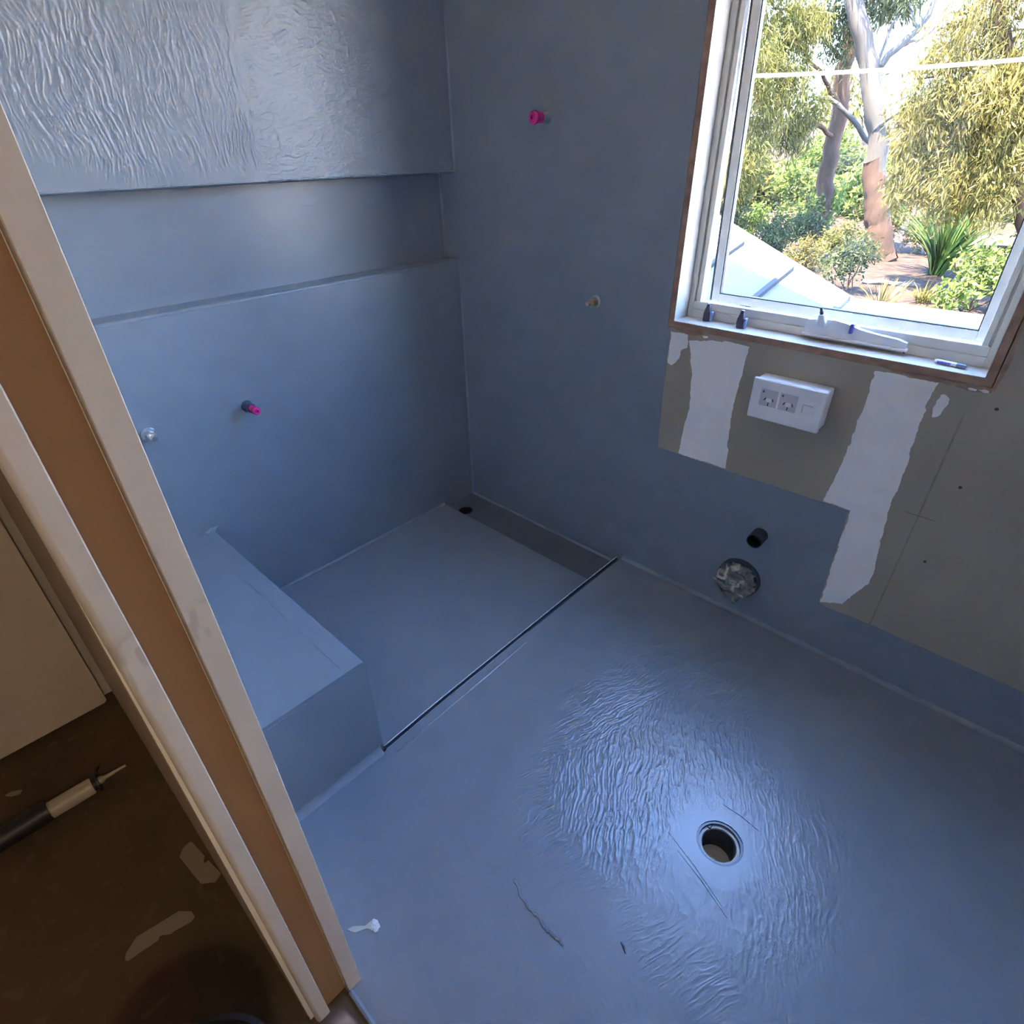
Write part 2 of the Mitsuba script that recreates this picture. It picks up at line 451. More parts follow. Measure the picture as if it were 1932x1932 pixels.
s1 = [(1.121, 0.991), (1.135, 0.94), (1.147, 0.892), (1.157, 0.80), (1.156, 0.74), (1.148, 0.66), (1.146, 0.579), (1.329, 0.579), (1.320, 0.66), (1.313, 0.744), (1.316, 0.894), (1.325, 1.008), (1.24, 1.010)]
s2 = [(1.680, 1.009), (1.683, 0.94), (1.682, 0.884), (1.675, 0.728), (1.657, 0.579), (1.738, 0.578), (1.745, 0.207), (1.775, 0.222), (1.807, 0.235), (1.823, 0.279), (1.857, 0.354), (1.856, 0.417), (1.842, 0.52), (1.831, 0.641), (1.836, 0.689), (1.830, 0.80), (1.824, 0.939), (1.831, 1.012), (1.75, 1.012)]
s3 = [(1.050, 1.008), (1.115, 1.010), (1.117, 0.965), (1.095, 0.945), (1.086, 0.91), (1.070, 0.895), (1.053, 0.90)]
s4 = [(1.852, 0.985), (1.868, 0.975), (1.862, 0.93), (1.846, 0.918), (1.842, 0.95)]
s5 = [(1.99, 1.30), (2.09, 1.33), (2.10, 1.19), (2.05, 1.175), (1.985, 1.19)]
for i, s_ in enumerate((s1, s2, s3, s4, s5)):
    add('wall_back__joint_compound', ext(ragged(s_, 0.0011 if i < 2 else 0.0016), 0.0002, 0.0013, 'y'), 'compound', smooth=False, label='pale grey strip of dried joint compound' if i < 2 else 'small pale dab of joint compound')
for (sx_, sz_) in ((1.966, 0.495), (1.968, 0.748), (1.968, 0.974)):
    add('wall_back__screw_head', aim(lathe([(0, 0), (0.0045, 0), (0.004, 0.0008), (0.0012, 0.0010), (0, 0.0002)], 14), (sx_, 0.0012, sz_), (0, -1, 0)), 'dark_slot', label='small dark screw head')

# right wall, ceiling, doorway wall
struct('wall_right', bx(XR, XR + 0.1, -1.79, 0.0012, -0.06, CEIL), 'inner_paint', 'plain pale side wall of the bathroom', smooth=False)
struct('ceiling', bx(-0.16, 4.2, -4.2, 0.0012, CEIL, CEIL + 0.1), 'ceiling_paint', 'plain off-white ceiling', smooth=False)
DX0, DX1 = 1.398, 2.33
wf = cat(bx(-0.16, DX0 - 0.020, -1.7869, -1.692, -0.06, CEIL), bx(DX1, XR, -1.7869, LY0, -0.06, CEIL), bx(DX0 - 0.020, DX1, -1.7869, LY0, 2.06, CEIL))
struct('wall_front', wf, 'inner_paint', 'doorway wall between the bathroom and the hall', smooth=False)

add('wall_front__hall_shade_sheet', bx(0.085, DX0 - 0.030, -1.7882, -1.7868, -0.001, CEIL), 'hall_shade', smooth=False, label='dark brown sheet standing for shade on the hall side')  # thin sheet added so the hall face of the wall looks shaded
# door opening: split jamb of a sliding door pocket with brown board behind
ZB = [0.0, 0.5, 0.87, 1.075, 1.2, 1.32, 1.45, 1.6, 2.06]
DB = [0.0, -0.001, -0.0035, -0.006, -0.0085, -0.010, -0.011, -0.0125, -0.0165]
def upright(contour, z0):
    """A board of this plan section, standing from z0 to 2.06 and slightly out of true, as the jamb is."""
    zs = [max(z, z0) for z in ZB]
    m_ = cat(*[ext(contour, p, q) for p, q in zip(zs[:-1], zs[1:])])
    v_ = m_.vertices.copy()
    v_[:, 1] += np.interp(v_[:, 2], ZB, DB)
    m_.vertices = v_
    return m_
jr = [(DX0 - 0.030, -1.7035), (DX0 - 0.001, -1.7035), (DX0, -1.7025), (DX0, -1.674), (DX0 - 0.001, -1.673), (DX0 - 0.030, -1.673)]
k = 0.008
jl = [(DX0 - 0.030, -1.7515), (DX0 - 0.030, -1.7790)] + [(DX0 - k + k * math.cos(t), -1.7790 + k - k * math.sin(t)) for t in np.linspace(math.pi / 2, 0, 7)] + [(DX0, -1.7530), (DX0 - 0.0015, -1.7515)]
add('door_1__jamb_board', upright(jr, 0.002), 'jamb', label='cream jamb board on the bathroom side')
add('door_1__jamb_board', upright(jl, 0.002), 'jamb', label='cream jamb board with rounded edge on the hall side')
add('door_1__pocket_board', upright([(DX0 - 0.034, -1.7508), (DX0 - 0.013, -1.7508), (DX0 - 0.013, -1.7055), (DX0 - 0.034, -1.7055)], 0.004), 'brown_board', label='brown timber board set back between the jamb boards')
note('door_1', 'door opening of a sliding door pocket with two cream jamb boards', None, 'structure')

# hall
struct('floor_hall', cat(bx(-0.10, 4.2, -4.2, FY - 0.0005, -0.08, -0.0015)), 'slab', 'stained dark brown floor of the hall with plaster dust', smooth=False)
struct('wall_hall_left', bx(-0.10, 0.085, -4.2, -1.7875, -0.06, CEIL), 'wall_paint', 'dim side wall of the hall', smooth=False)
struct('wall_hall_back', bx(-0.10, 4.2, -4.3, -4.2, -0.06, CEIL), 'wall_paint', 'far wall of the hall', smooth=False)
struct('wall_hall_right', bx(4.2, 4.3, -4.2, -1.68, -0.06, CEIL), 'wall_paint', 'right wall of the hall', smooth=False)
struct('wall_hall_front', bx(XR + 0.1, 4.2, -1.79, -1.68, -0.06, CEIL), 'wall_paint', 'hall wall beside the bathroom', smooth=False)

# ------------------------------------------------------------------ window
XI0, XI1, ZI0, ZI1 = 1.058, 1.920, 1.045, 2.380
def board(part, x0, x1, z0, z1):
    add(f'window_1__{part}', bx(x0, x1, -0.0025, WALL_T + 0.01, z0, z1, 0.001), 'raw_timber', smooth=False, label='raw brown timber edge of the window lining')
board('lining_board', WX0 + 0.002, XI0 - 0.001, ZI0 - 0.001, ZI1)
board('lining_board', XI1 + 0.001, WX1 - 0.002, ZI0 - 0.001, ZI1)
board('lining_board', WX0 + 0.002, WX1 - 0.002, WZ0 + 0.001, ZI0 - 0.001)
board('lining_board', WX0 + 0.002, WX1 - 0.002, ZI1, WZ1 - 0.002)
FD = 0.084
for x0, x1, z0, z1 in ((XI0 - 0.001, XI0, ZI0, ZI1), (XI1, XI1 + 0.001, ZI0, ZI1), (XI0, XI1, ZI0 - 0.001, ZI0), (XI0, XI1, ZI1 - 0.001, ZI1)):
    add('window_1__painted_face', bx(x0 - 0.0003, x1 + 0.0003, -0.0022, FD, z0 - 0.0003, z1 + 0.0003), 'white_paint', smooth=False, label='white painted inside face of the lining')

# aluminium frame: stepped profile
def frame_bar(part, pieces):
    add(f'window_1__{part}', cat(*pieces), 'white_metal', smooth=False)
for sgn, xa in ((1, XI0), (-1, XI1)):
    def X(a, b):
        return (xa + a, xa + b) if sgn > 0 else (xa - b, xa - a)
    frame_bar('frame_stile', [bx(*X(0.0, 0.019), FD, 0.155, ZI0, ZI1, 0.001), bx(*X(0.019, 0.026), FD + 0.010, 0.155, ZI0 + 0.030, ZI1 - 0.03, 0.001), bx(*X(0.026, 0.040), FD + 0.002, 0.110, ZI0 + 0.045, ZI1 - 0.03, 0.0012)])
frame_bar('frame_rail', [bx(XI0 + 0.019, XI1 - 0.019, FD, 0.155, ZI0, ZI0 + 0.026, 0.001), bx(XI0 + 0.019, XI1 - 0.019, FD + 0.004, 0.155, ZI0 + 0.026, ZI0 + 0.029), bx(XI0 + 0.019, XI1 - 0.019, FD, 0.108, ZI0 + 0.029, ZI0 + 0.053, 0.0015)])
frame_bar('frame_rail', [bx(XI0 + 0.019, XI1 - 0.019, FD, 0.155, ZI1 - 0.05, ZI1, 0.001)])

# awning sash, hinged at the top and pushed out a little at the bottom
SX0, SX1, SB, ST = 1.106, 1.878, 1.093, 2.345
TILT = 0.056 / 0.977
def sash_m(mesh, off=0.0):
    m = mesh.copy(); v = m.vertices.copy()
    v[:, 1] += FD + 0.003 + (2.070 - v[:, 2]) * TILT + off
    m.vertices = v
    return m
SW, RW = 0.028, 0.025
sl = bx(SX0, SX0 + SW, 0, 0.030, SB, ST, 0.0015)
sr = bx(SX1 - SW * 0.7, SX1, 0, 0.030, SB, ST, 0.0015)
rb = bx(SX0 + SW, SX1 - SW * 0.7, 0, 0.030, SB, SB + RW, 0.0015)
rt = bx(SX0 + SW, SX1 - SW * 0.7, 0, 0.030, ST - 0.04, ST, 0.0015)
add('window_1__sash', cat(*[sash_m(q) for q in (sl, sr, rb, rt)]), 'white_metal', smooth=False, label='white awning sash pushed open at the bottom')
gk = cat(*[sash_m(q) for q in (bx(SX0 + SW, SX0 + SW + 0.003, 0.002, 0.02, SB + RW, ST - 0.04), bx(SX1 - SW * 0.7 - 0.003, SX1 - SW * 0.7, 0.002, 0.02, SB + RW, ST - 0.04), bx(SX0 + SW, SX1 - SW * 0.7, 0.002, 0.02, SB + RW, SB + RW + 0.003))])
add('window_1__sash__gasket', gk, 'gasket', smooth=False, label='dark thin glazing seal')
edge = sash_m(bx(SX0 - 0.002, SX0 + 0.0035, -0.0012, 0.026, SB + 0.002, ST))
add('window_1__sash__dark_edge', edge, 'gasket', smooth=False, label='dark strip along the open edge')  # thin dark strip on the sash edge
gp = np.array([[SX0 + SW - 0.004, 0.012, SB + RW - 0.004], [SX1 - SW * 0.7 + 0.004, 0.012, SB + RW - 0.004], [SX1 - SW * 0.7 + 0.004, 0.012, ST - 0.036], [SX0 + SW - 0.004, 0.012, ST - 0.036]])
add('window_1__sash__pane', sash_m(trimesh.Trimesh(gp, [[0, 1, 2], [0, 2, 3]], process=False)), 'glass', smooth=False, label='clear glass pane')
note('window_1', 'white framed awning window looking onto sunlit trees', None, 'structure')

# winder on the bottom rail
wp = [(1.452, 1.062), (1.722, 1.060), (1.722, 1.078), (1.70, 1.084), (1.655, 1.087), (1.60, 1.094), (1.565, 1.104), (1.53, 1.1085), (1.49, 1.107), (1.458, 1.100), (1.452, 1.092)]
add('window_1__winder', ext(wp, FD - 0.020, FD + 0.002, 'y'), 'white_plastic', smooth=False, label='long low white winder housing on the bottom rail')
add('window_1__winder__base', bx(1.448, 1.727, FD - 0.026, FD + 0.002, 1.056, 1.0625, 0.001), 'white_plastic', smooth=False)
add('window_1__winder__handle_socket', aim(lathe([(0, 0), (0.013, 0), (0.0135, 0.010), (0.010, 0.030), (0.0085, 0.034), (0, 0.034)], 20), (1.498, 0.060, 1.092), (-0.10, -0.35, 1.0)), 'white_plastic')
add('window_1__winder__spindle', aim(lathe([(0, 0), (0.005, 0), (0.006, 0.006), (0.0035, 0.010), (0.0048, 0.020), (0, 0.021)], 10), (1.494, 0.049, 1.124), (-0.25, -0.2, 1.0)), 'dark_slot', label='bare dark spindle of the winder')
add('window_1__winder__clip', bx(1.574, 1.584, FD - 0.028, FD - 0.006, 1.080, 1.108, 0.002), 'clip_blue', smooth=False, label='small blue-violet clip')
add('window_1__mullion_joint', bx(1.718, 1.721, FD - 0.0012, FD + 0.001, 1.046, 1.060), 'gasket', smooth=False, label='small dark gap in the bottom rail')

# two dark plugs on the sill and a blue pen
def plug(key, x, y, label):
    body = lathe([(0, 0), (0.0125, 0), (0.0130, 0.004), (0.0130, 0.026), (0.0105, 0.034), (0.0070, 0.045), (0.0060, 0.052), (0.0048, 0.054), (0, 0.054)], 24)
    body.apply_translation((x, y, ZI0 + 0.0006))
    add(key + '__body', body, 'plug_dark')
    fl_ = bx(x + 0.0105, x + 0.0185, y - 0.008, y + 0.008, ZI0 + 0.001, ZI0 + 0.032, 0.002)
    add(key + '__wing', fl_, 'plug_blue', smooth=False, label='blue-grey side wing')
    note(key, label, 'plug')
plug('sill_plug', 1.140, 0.066, 'dark tapered plastic plug at the left end of the window sill, nearest the corner')
plug('sill_plug_001', 1.262, 0.052, 'dark tapered plastic plug with blue-grey wing, on the sill nearer the winder')
note('sill_plug', 'dark tapered plastic plug at the left end of the window sill, nearest the corner', 'plug')
pen_d = np.array([0.072, -0.012, 0.0])
pa = np.array([1.800, 0.050, ZI0 + 0.0062])
add('marker_pen__barrel', tube([pa, pa + pen_d * 0.12, pa + pen_d * 0.70], [0.0045, 0.0055, 0.0055], 14), 'white_plastic')
add('marker_pen__cap', tube([pa + pen_d * 0.70, pa + pen_d * 0.97, pa + pen_d], [0.0058, 0.0056, 0.004], 14), 'plug_blue', label='blue cap')
add('marker_pen__stripe', bx(1.806, 1.852, 0.0385, 0.0400, ZI0 + 0.0040, ZI0 + 0.0085), 'clip_blue', smooth=False, label='dark blue stripe')
note('marker_pen', 'slim white and blue pen lying at the right end of the window sill', 'pen')

# ------------------------------------------------------------------ power outlet under the window
gx0, gx1, gz0, gz1, gy = 1.385, 1.600, 0.818, 0.945, -0.070
add('power_outlet__back_box', bx(gx0 + 0.006, gx1 - 0.004, gy + 0.010, 0.0005, gz0 + 0.004, gz1 - 0.004, 0.003), 'white_plastic', smooth=False)
add('power_outlet__face_plate', bx(gx0, gx1, gy, gy + 0.011, gz0, gz1, 0.0035), 'white_plastic', smooth=False)
for i, ux in enumerate((gx0 + 0.030, gx0 + 0.088)):
    zc = (gz0 + gz1) / 2 + 0.006
    kk = add('power_outlet__socket', bx(ux, ux + 0.052, gy - 0.0008, gy + 0.002, zc - 0.024, zc + 0.028, 0.0004), 'grey_plastic', smooth=False, label='grey square socket insert')
    for j, (dx_, dz_, ang) in enumerate(((0.016, -0.002, 0.5), (0.040, -0.002, -0.5), (0.028, -0.016, 0.0))):
        sl_ = bx(-0.0016, 0.0016, -0.0006, 0.001, -0.0048, 0.0048)
        sl_.apply_transform(trimesh.transformations.rotation_matrix(ang, (0, 1, 0)))
        sl_.apply_translation((ux + dx_, gy - 0.0008, zc + dz_))
        add(kk + '__pin_slot', sl_, 'dark_slot', smooth=False)
    dot = bx(ux + 0.005, ux + 0.0105, gy - 0.0014, gy, zc + 0.017, zc + 0.0225, 0.0003)
    add(kk + '__indicator', dot, 'dark_slot', smooth=False, label='small dark square')
    tg = bx(ux + 0.021, ux + 0.036, gy - 0.0026, gy, zc - 0.010, zc + 0.002, 0.0008)
    add(kk + '__rocker', tg, 'white_plastic', smooth=False, label='small white rocker')
ux = gx0 + 0.150
kk = add('power_outlet__switch', bx(ux, ux + 0.048, gy - 0.0008, gy + 0.002, zc - 0.022, zc + 0.026, 0.0004), 'white_plastic', smooth=False, label='white blank switch module')
add(kk + '__rocker', bx(ux + 0.010, ux + 0.040, gy - 0.0030, gy, zc - 0.016, zc + 0.006, 0.001), 'white_plastic', smooth=False)
add(kk + '__shade_line', ext([(ux + 0.006, zc - 0.018), (ux + 0.009, zc - 0.018), (ux + 0.009, zc + 0.007), (ux + 0.036, zc + 0.007), (ux + 0.036, zc + 0.010), (ux + 0.006, zc + 0.010)], gy - 0.0013, gy, 'y'), 'grey_plastic', smooth=False, label='grey strip painted as the corner shadow line')  # shadow at the rocker corner painted as a grey strip
note('power_outlet', 'white surface-mounted power outlet with two sockets and a switch under the window', 'power outlet')

# ------------------------------------------------------------------ bench in the shower
bn_prof = [(-1.290, 0.0 + SZ - 0.02), (-1.290, 0.362), (-1.2925, 0.371), (-1.298, 0.377), (-1.306, 0.379), (LY0 + 0.0005, 0.379), (LY0 + 0.0005, -0.04)]
bm = ext([(a, b) for a, b in bn_prof], 0.0, 0.957, 'x')
bm = bm if bm.is_watertight else bm
add('shower_bench', bm, 'membrane_bench', 28, label='low blue-grey membrane-coated bench beside the shower, its end behind the door jamb', cat_='bench')
lump = trimesh.creation.icosphere(3, 1.0)
lv = lump.vertices * np.array([0.012, 0.024, 0.008]); lv += 0.004 * np.sin(lv[:, [1, 2, 0]] * 300)
add('shower_bench__corner_patch', trimesh.Trimesh(lv + np.array([0.006, -1.300, 0.380]), lump.faces, process=False), 'membrane_bead', smooth=True, label='lumpy sealant where the bench meets the wall')
add('shower_bench__fabric_band', bx(0.02, 0.9575, -1.352, -1.305, 0.3788, 0.3802), 'membrane_bench', smooth=False, label='embedded reinforcing band along the top edge')
add('shower_bench__fabric_band', bx(0.9568, 0.9582, LY0 + 0.002, -1.297, 0.318, 0.366), 'membrane_bench', smooth=False, label='embedded reinforcing band along the end face')

# metal strip between shower floor and main floor
ds = [(0.938, 0.0), (0.938, -0.33), (0.944, -0.75), (0.950, -1.10), (0.957, -1.288)]
def strip(off0, off1, z0, z1, y_from=0, y_to=-1.288):
    ys = np.linspace(y_from, y_to, 24)
    xs = np.interp(-ys, [-q[1] for q in ds], [q[0] for q in ds])
    poly = [(x + off0, y) for x, y in zip(xs, ys)] + [(x + off1, y) for x, y in zip(xs[::-1], ys[::-1])]
    return ext(poly, z0, z1)
add('floor_divider__upstand', strip(-0.0030, 0.0005, SZ - 0.01, 0.0040, -0.012), 'bright_edge', smooth=False, label='bright thin metal edge')
add('floor_divider__groove', cat(strip(0.0005, 0.016, -0.03, -0.012, -0.004), strip(0.0006, 0.0014, -0.02, 0.0034, -0.012)), 'membrane_dark', smooth=False, label='dark groove beside the metal edge')
add('floor_divider__lip', strip(0.010, 0.0135, -0.02, 0.0012, -0.62), 'membrane_bead', smooth=False, label='raised membrane lip')
add('floor_divider__lip', tube([(0.985, -0.66, 0.0), (0.992, -0.85, 0.0008), (0.996, -1.05, 0.0008), (1.000, -1.27, 0.0)], [0.001, 0.0024, 0.0024, 0.001], 8), 'membrane_floor', label='second low ridge beside the strip')
note('floor_divider', 'thin metal strip with dark groove dividing shower floor from main floor', 'floor strip')

# floor waste
def ring(cx, cy, r0, r1, z0, z1, n=48):
    return ext([circ(cx, cy, r1, n), circ(cx, cy, r0, n)], z0, z1)
add('floor_waste__outer_ring', ring(*WASTE, 0.0525, 0.0620, -0.10, -0.0035), 'membrane_dark', label='dark outer rim')
add('floor_waste__pipe', ring(*WASTE, 0.0445, 0.0520, -0.16, -0.011), 'pvc', label='pale grey pipe wall')
add('floor_waste__pipe_bottom', ext(circ(*WASTE, 0.0450), -0.165, -0.158), 'black_plastic', label='dark inside of the pipe')
add('floor_waste__inner_dark', ring(*WASTE, 0.0425, 0.0445, -0.16, -0.018), 'dark_pipe', label='dark inner wall')
add('floor_waste__chip', bx(WASTE[0] - 0.052, WASTE[0] - 0.036, WASTE[1] + 0.022, WASTE[1] + 0.036, -0.016, -0.009, 0.002), 'membrane_dark', smooth=False)
note('floor_waste', 'round open floor waste hole in the middle of the main floor', 'drain')
for i, (px_, py_, qx_, qy_) in enumerate(((1.730, -0.930, 1.915, -1.000), (1.770, -0.955, 1.935, -1.015), (1.800, -0.760, 1.905, -0.765))):
    add('floor__scratch', tube([(px_, py_, 0.0), ((px_ + qx_) / 2, (py_ + qy_) / 2 + 0.004, 0.0), (qx_, qy_, 0.0)], [0.0005, 0.0013, 0.0005], 6), 'membrane_dark', label='fine scored line beside the floor waste')

# shower drain in the channel
add('shower_drain__rim', ring(0.100, -0.150, 0.031, 0.0355, -0.08, TZ - 0.002), 'dark_pipe')
add('shower_drain__pipe_bottom', ext(circ(0.100, -0.150, 0.0350), -0.085, -0.078), 'black_plastic', label='dark inside of the drain')
note('shower_drain', 'small dark drain hole in the shower corner under the window wall', 'drain')

# ------------------------------------------------------------------ pipe outlets
def pipe_end(key, origin, d, r, L, label, stub_r=None, stub='membrane_bead'):
    stub_r = stub_r or r * 0.9
    add(key + '__stub', aim(lathe([(0, 0), (stub_r * 1.25, 0), (stub_r * 1.1, 0.004), (stub_r, 0.010), (stub_r, L * 0.45), (0, L * 0.45)], 28), origin, d), stub, label='membrane-coated pipe stub')
    o = np.array(origin) + np.array(d) * L * 0.42
    add(key + '__plug', aim(lathe([(0, 0), (r * 0.92, 0), (r * 0.95, L * 0.36), (r * 1.12, L * 0.40), (r * 1.12, L * 0.50), (r * 0.8, L * 0.56), (r * 0.42, L * 0.56), (r * 0.40, L * 0.45), (0, L * 0.45)], 28), o, d), 'pink_plastic', label='bright pink pipe plug')
    add(key + '__plug__collar', aim(lathe([(r * 0.9, L * 0.38), (r * 1.16, L * 0.385), (r * 1.16, L * 0.415), (r * 0.9, L * 0.42)], 28), o, d), 'pink_dark', label='dark groove round the plug')
    note(key, label, 'pipe outlet')
pipe_end('shower_outlet', (0.489, 0.0, 1.627), (0, -1, 0), 0.0175, 0.080, 'pink-plugged pipe outlet high on the window wall left of the window')
pipe_end('shower_outlet_001', (0.0, -1.052, 0.785), (1, 0, 0), 0.0125, 0.080, 'pink-plugged pipe outlet low on the left shower wall', 0.0165, 'membrane_dark')


def tap_fit(key, origin, d, r, L, mat, label):
    add(key + '__collar', aim(lathe([(0, 0), (r * 1.45, 0), (r * 1.40, 0.004), (r * 1.05, 0.007), (0, 0.007)], 28), origin, d), 'membrane_bead')
    o = np.array(origin) + np.array(d) * 0.006
    add(key + '__nut', aim(trimesh.creation.cylinder(radius=r, height=L * 0.55, sections=6).apply_translation((0, 0, L * 0.275)), o, d), mat, smooth=False, label='hexagonal nut')
    add(key + '__shank', aim(lathe([(0, 0), (r * 0.62, 0), (r * 0.60, L * 0.75), (r * 0.48, L * 0.8), (r * 0.48, L), (0, L)], 24), o, d), mat, label='threaded shank')
    note(key, label, 'tap fitting')
tap_fit('tap_fitting', (0.735, 0.0, 1.063), (0, -1, 0), 0.0155, 0.050, 'brass', 'small brass tap fitting on the window wall left of the window')
tap_fit('tap_fitting_001', (0.0, -1.378, 0.788), (1, 0, 0), 0.0165, 0.048, 'chrome', 'shiny metal tap fitting on the left wall next to the door jamb')

add('waste_pipe__tube', aim(cat(ext([circ(0, 0, 0.0265), circ(0, 0, 0.0235)], 0.0, 0.058)), (1.500, 0.0005, 0.378), (0, -1, 0)), 'dark_pipe')
add('waste_pipe__inside', aim(ext(circ(0, 0, 0.0236), 0.003, 0.006), (1.500, 0.0, 0.378), (0, -1, 0)), 'black_plastic', label='black inside of the pipe')
add('waste_pipe__collar', aim(ext([circ(0, 0, 0.033), circ(0, 0, 0.0262)], 0.0, 0.0045), (1.500, 0.0003, 0.378), (0, -1, 0)), 'membrane_bead')
note('waste_pipe', 'short open black pipe sticking out of the wall above the stuffed toilet pipe', 'pipe')

PC = np.array([1.465, 0.0, 0.168])
add('toilet_pipe__collar', aim(ext([circ(0, 0, 0.078, 48), circ(0, 0, 0.066, 48)], 0.0, 0.012), PC, (0, -1, 0)), 'membrane_dark', label='dark rim against the wall')
add('toilet_pipe__tube', aim(ext([circ(0, 0, 0.067, 48), circ(0, 0, 0.062, 48)], 0.0, 0.020), PC, (0, -1, 0)), 'dark_pipe', label='dark grey pipe end')
note('toilet_pipe', 'wide grey toilet waste pipe end low on the window wall', 'pipe')
bag = trimesh.creation.icosphere(5, 1.0)
q = bag.vertices
rid = 1 - np.abs(2 * meshkit.noise(q * 2.6 + 5) - 1); rid2 = 1 - np.abs(2 * meshkit.noise(q * 6.0 + 15) - 1)
rad = 0.88 + 0.26 * rid ** 2 + 0.12 * rid2 ** 2
fold = 0.05 * np.sin(q[:, 2] * 38 + q[:, 0] * 6) * np.clip((-q[:, 2] - 0.25) * 3, 0, 1)
bv = q * (rad + fold)[:, None] * np.array([0.061, 0.048, 0.060])
add('plastic_wrap', trimesh.Trimesh(bv + PC + np.array([0, -0.030, 0]), bag.faces, process=False), 'plastic_bag', 50, label='crumpled grey plastic stuffed into the toilet pipe', cat_='plastic bag')

for i in range(5):
    zz = PC[2] - 0.030 - 0.0105 * i; hw = 0.062 - 0.006 * i
    fp = [(PC[0] - 0.012 + hw * t, -0.052 - 0.012 * (1 - t * t) + 0.004 * i, zz - 0.020 * t - 0.010 * (t + 0.3) ** 2 + rng.normal(0, 0.0012)) for t in np.linspace(-1.05, 0.75, 16)]
    add('plastic_wrap__fold', tube(fp, 0.0036 + 0.0030 * np.sin(np.linspace(0.3, 2.9, 16)), 8), 'plastic_bag', smooth=True, label='gathered fold of the plastic')

# rough edge under the window lining
for pts_ in ([(1.062, 1.0225), (1.17, 1.0225), (1.165, 1.0165), (1.14, 1.009), (1.118, 1.006), (1.10, 1.012), (1.07, 1.0165)], [(1.70, 1.0225), (1.945, 1.0225), (1.944, 1.010), (1.90, 1.006), (1.84, 1.013), (1.78, 1.012), (1.72, 1.018)], [(1.9425, 1.02), (1.9425, 1.42), (1.951, 1.41), (1.953, 1.28), (1.948, 1.17), (1.955, 1.08), (1.949, 1.018)]):
    add('wall_back__torn_edge', ext(ragged(pts_, 0.0010), -0.0002, 0.0013, 'y'), 'raw_timber', smooth=False, label='torn brown paper edge beside the window lining')
for (cx_, cz_) in ((1.176, 1.012), (1.905, 1.0105), (1.930, 1.012)):
    ch_ = trimesh.creation.icosphere(2, 1.0)
    cv = ch_.vertices * (0.6 + 0.7 * meshkit.noise(ch_.vertices * 2 + cx_ * 100))[:, None]
    add('wall_back__plaster_chip', trimesh.Trimesh(cv * np.array([0.010, 0.0025, 0.0035]) + np.array([cx_, -0.001, cz_]), ch_.faces, process=False), 'compound', smooth=True, label='small pale plaster chip')

# smear of clear sealant by the jamb
sm = [(1.293, -1.642), (1.296, -1.629), (1.318, -1.607), (1.319, -1.592), (1.329, -1.581), (1.345, -1.584), (1.341, -1.600), (1.325, -1.608), (1.312, -1.632)]
add('sealant_smear__film', ext(sm, 0.0002, 0.0022), 'smear_clear', smooth=False)
for (bx_, by_, br_, bh_) in ((1.331, -1.5895, 0.0085, 0.006), (1.3385, -1.588, 0.0065, 0.007), (1.3405, -1.5945, 0.0075, 0.004), (1.333, -1.597, 0.0075, 0.0035)):
    lp = trimesh.creation.icosphere(3, 1.0)
    lq = lp.vertices * (0.55 + 0.9 * meshkit.noise(lp.vertices * 2.5 + bx_ * 900))[:, None]
    add('sealant_smear__lump', trimesh.Trimesh(lq * np.array([br_, br_ * 0.8, bh_]) + np.array([bx_, by_, 0.002]), lp.faces, process=False), 'white_plastic', smooth=True, label='white lump of sealant')
note('sealant_smear', 'small white sealant smear on the blue floor beside the door jamb', 'smear')

# ------------------------------------------------------------------ hall things
rr = 0.012
py0, py1, pz0, pz1 = -2.64, -1.8125, 0.012, 1.25
def rrect(a0, a1, b0, b1, r, n=6):
    out = []
    for cx, cy, s0 in ((a1 - r, b1 - r, 0), (a0 + r, b1 - r, 90), (a0 + r, b0 + r, 180), (a1 - r, b0 + r, 270)):
        for t in np.linspace(s0, s0 + 90, n):
            out.append((cx + r * math.cos(math.radians(t)), cy + r * math.sin(math.radians(t))))
    return out
add('wall_panel', ext(rrect(py0, py1, pz0, pz1, rr), 0.086, 0.140, 'x'), 'panel_paint', 25, label='tall pale panel with rounded corners against the hall wall, left of the jamb', cat_='panel')
add('wall_panel__foot', bx(0.088, 0.115, py0 + 0.05, py1 - 0.05, -0.0013, 0.0125), 'dark_slot', smooth=False, label='dark strip for the shadow line under the panel')  # dark strip stands in for the shadow line below the panel

ax, cz = 0.460, 0.0275
def yl(profile, y):   # lathe along -y starting at y
    return aim(lathe(profile, 28), (ax, y, cz), (-0.03, -1, 0))
add('caulking_gun__nozzle', yl([(0, 0), (0.0035, 0), (0.0065, 0.055), (0.011, 0.062), (0.011, 0.070), (0, 0.070)], -1.851), 'cartridge', label='pale tapered nozzle')
add('caulking_gun__end_plate', yl([(0, 0), (0.027, 0), (0.027, 0.006), (0.018, 0.008), (0.018, 0.014), (0, 0.014)], -1.921), 'black_plastic', label='black end plate')
add('caulking_gun__end_plate__hook', tube([(ax - 0.02, -1.926, 0.02), (ax - 0.035, -1.916, 0.035), (ax - 0.03, -1.905, 0.05)], 0.003, 7), 'black_plastic')
add('caulking_gun__cartridge', yl([(0, 0), (0.0225, 0), (0.0245, 0.004), (0.0245, 0.235), (0, 0.235)], -1.936), 'cartridge', label='dirty cream sealant cartridge')
cr = ext([[(0.030 * math.cos(t), 0.030 * math.sin(t)) for t in np.linspace(math.pi * 0.70, math.pi * 1.75, 20)] + [(0.0255 * math.cos(t), 0.0255 * math.sin(t)) for t in np.linspace(math.pi * 1.75, math.pi * 0.70, 20)]], 0, 0.165)
vv = cr.vertices
cr = trimesh.Trimesh(np.stack([ax - 0.004 - vv[:, 0], -2.040 - vv[:, 2], cz + 0.0035 - vv[:, 1] * 1.0], 1), cr.faces, process=False)
add('caulking_gun__cradle', cr, 'black_plastic', 40, label='black half-round cradle')
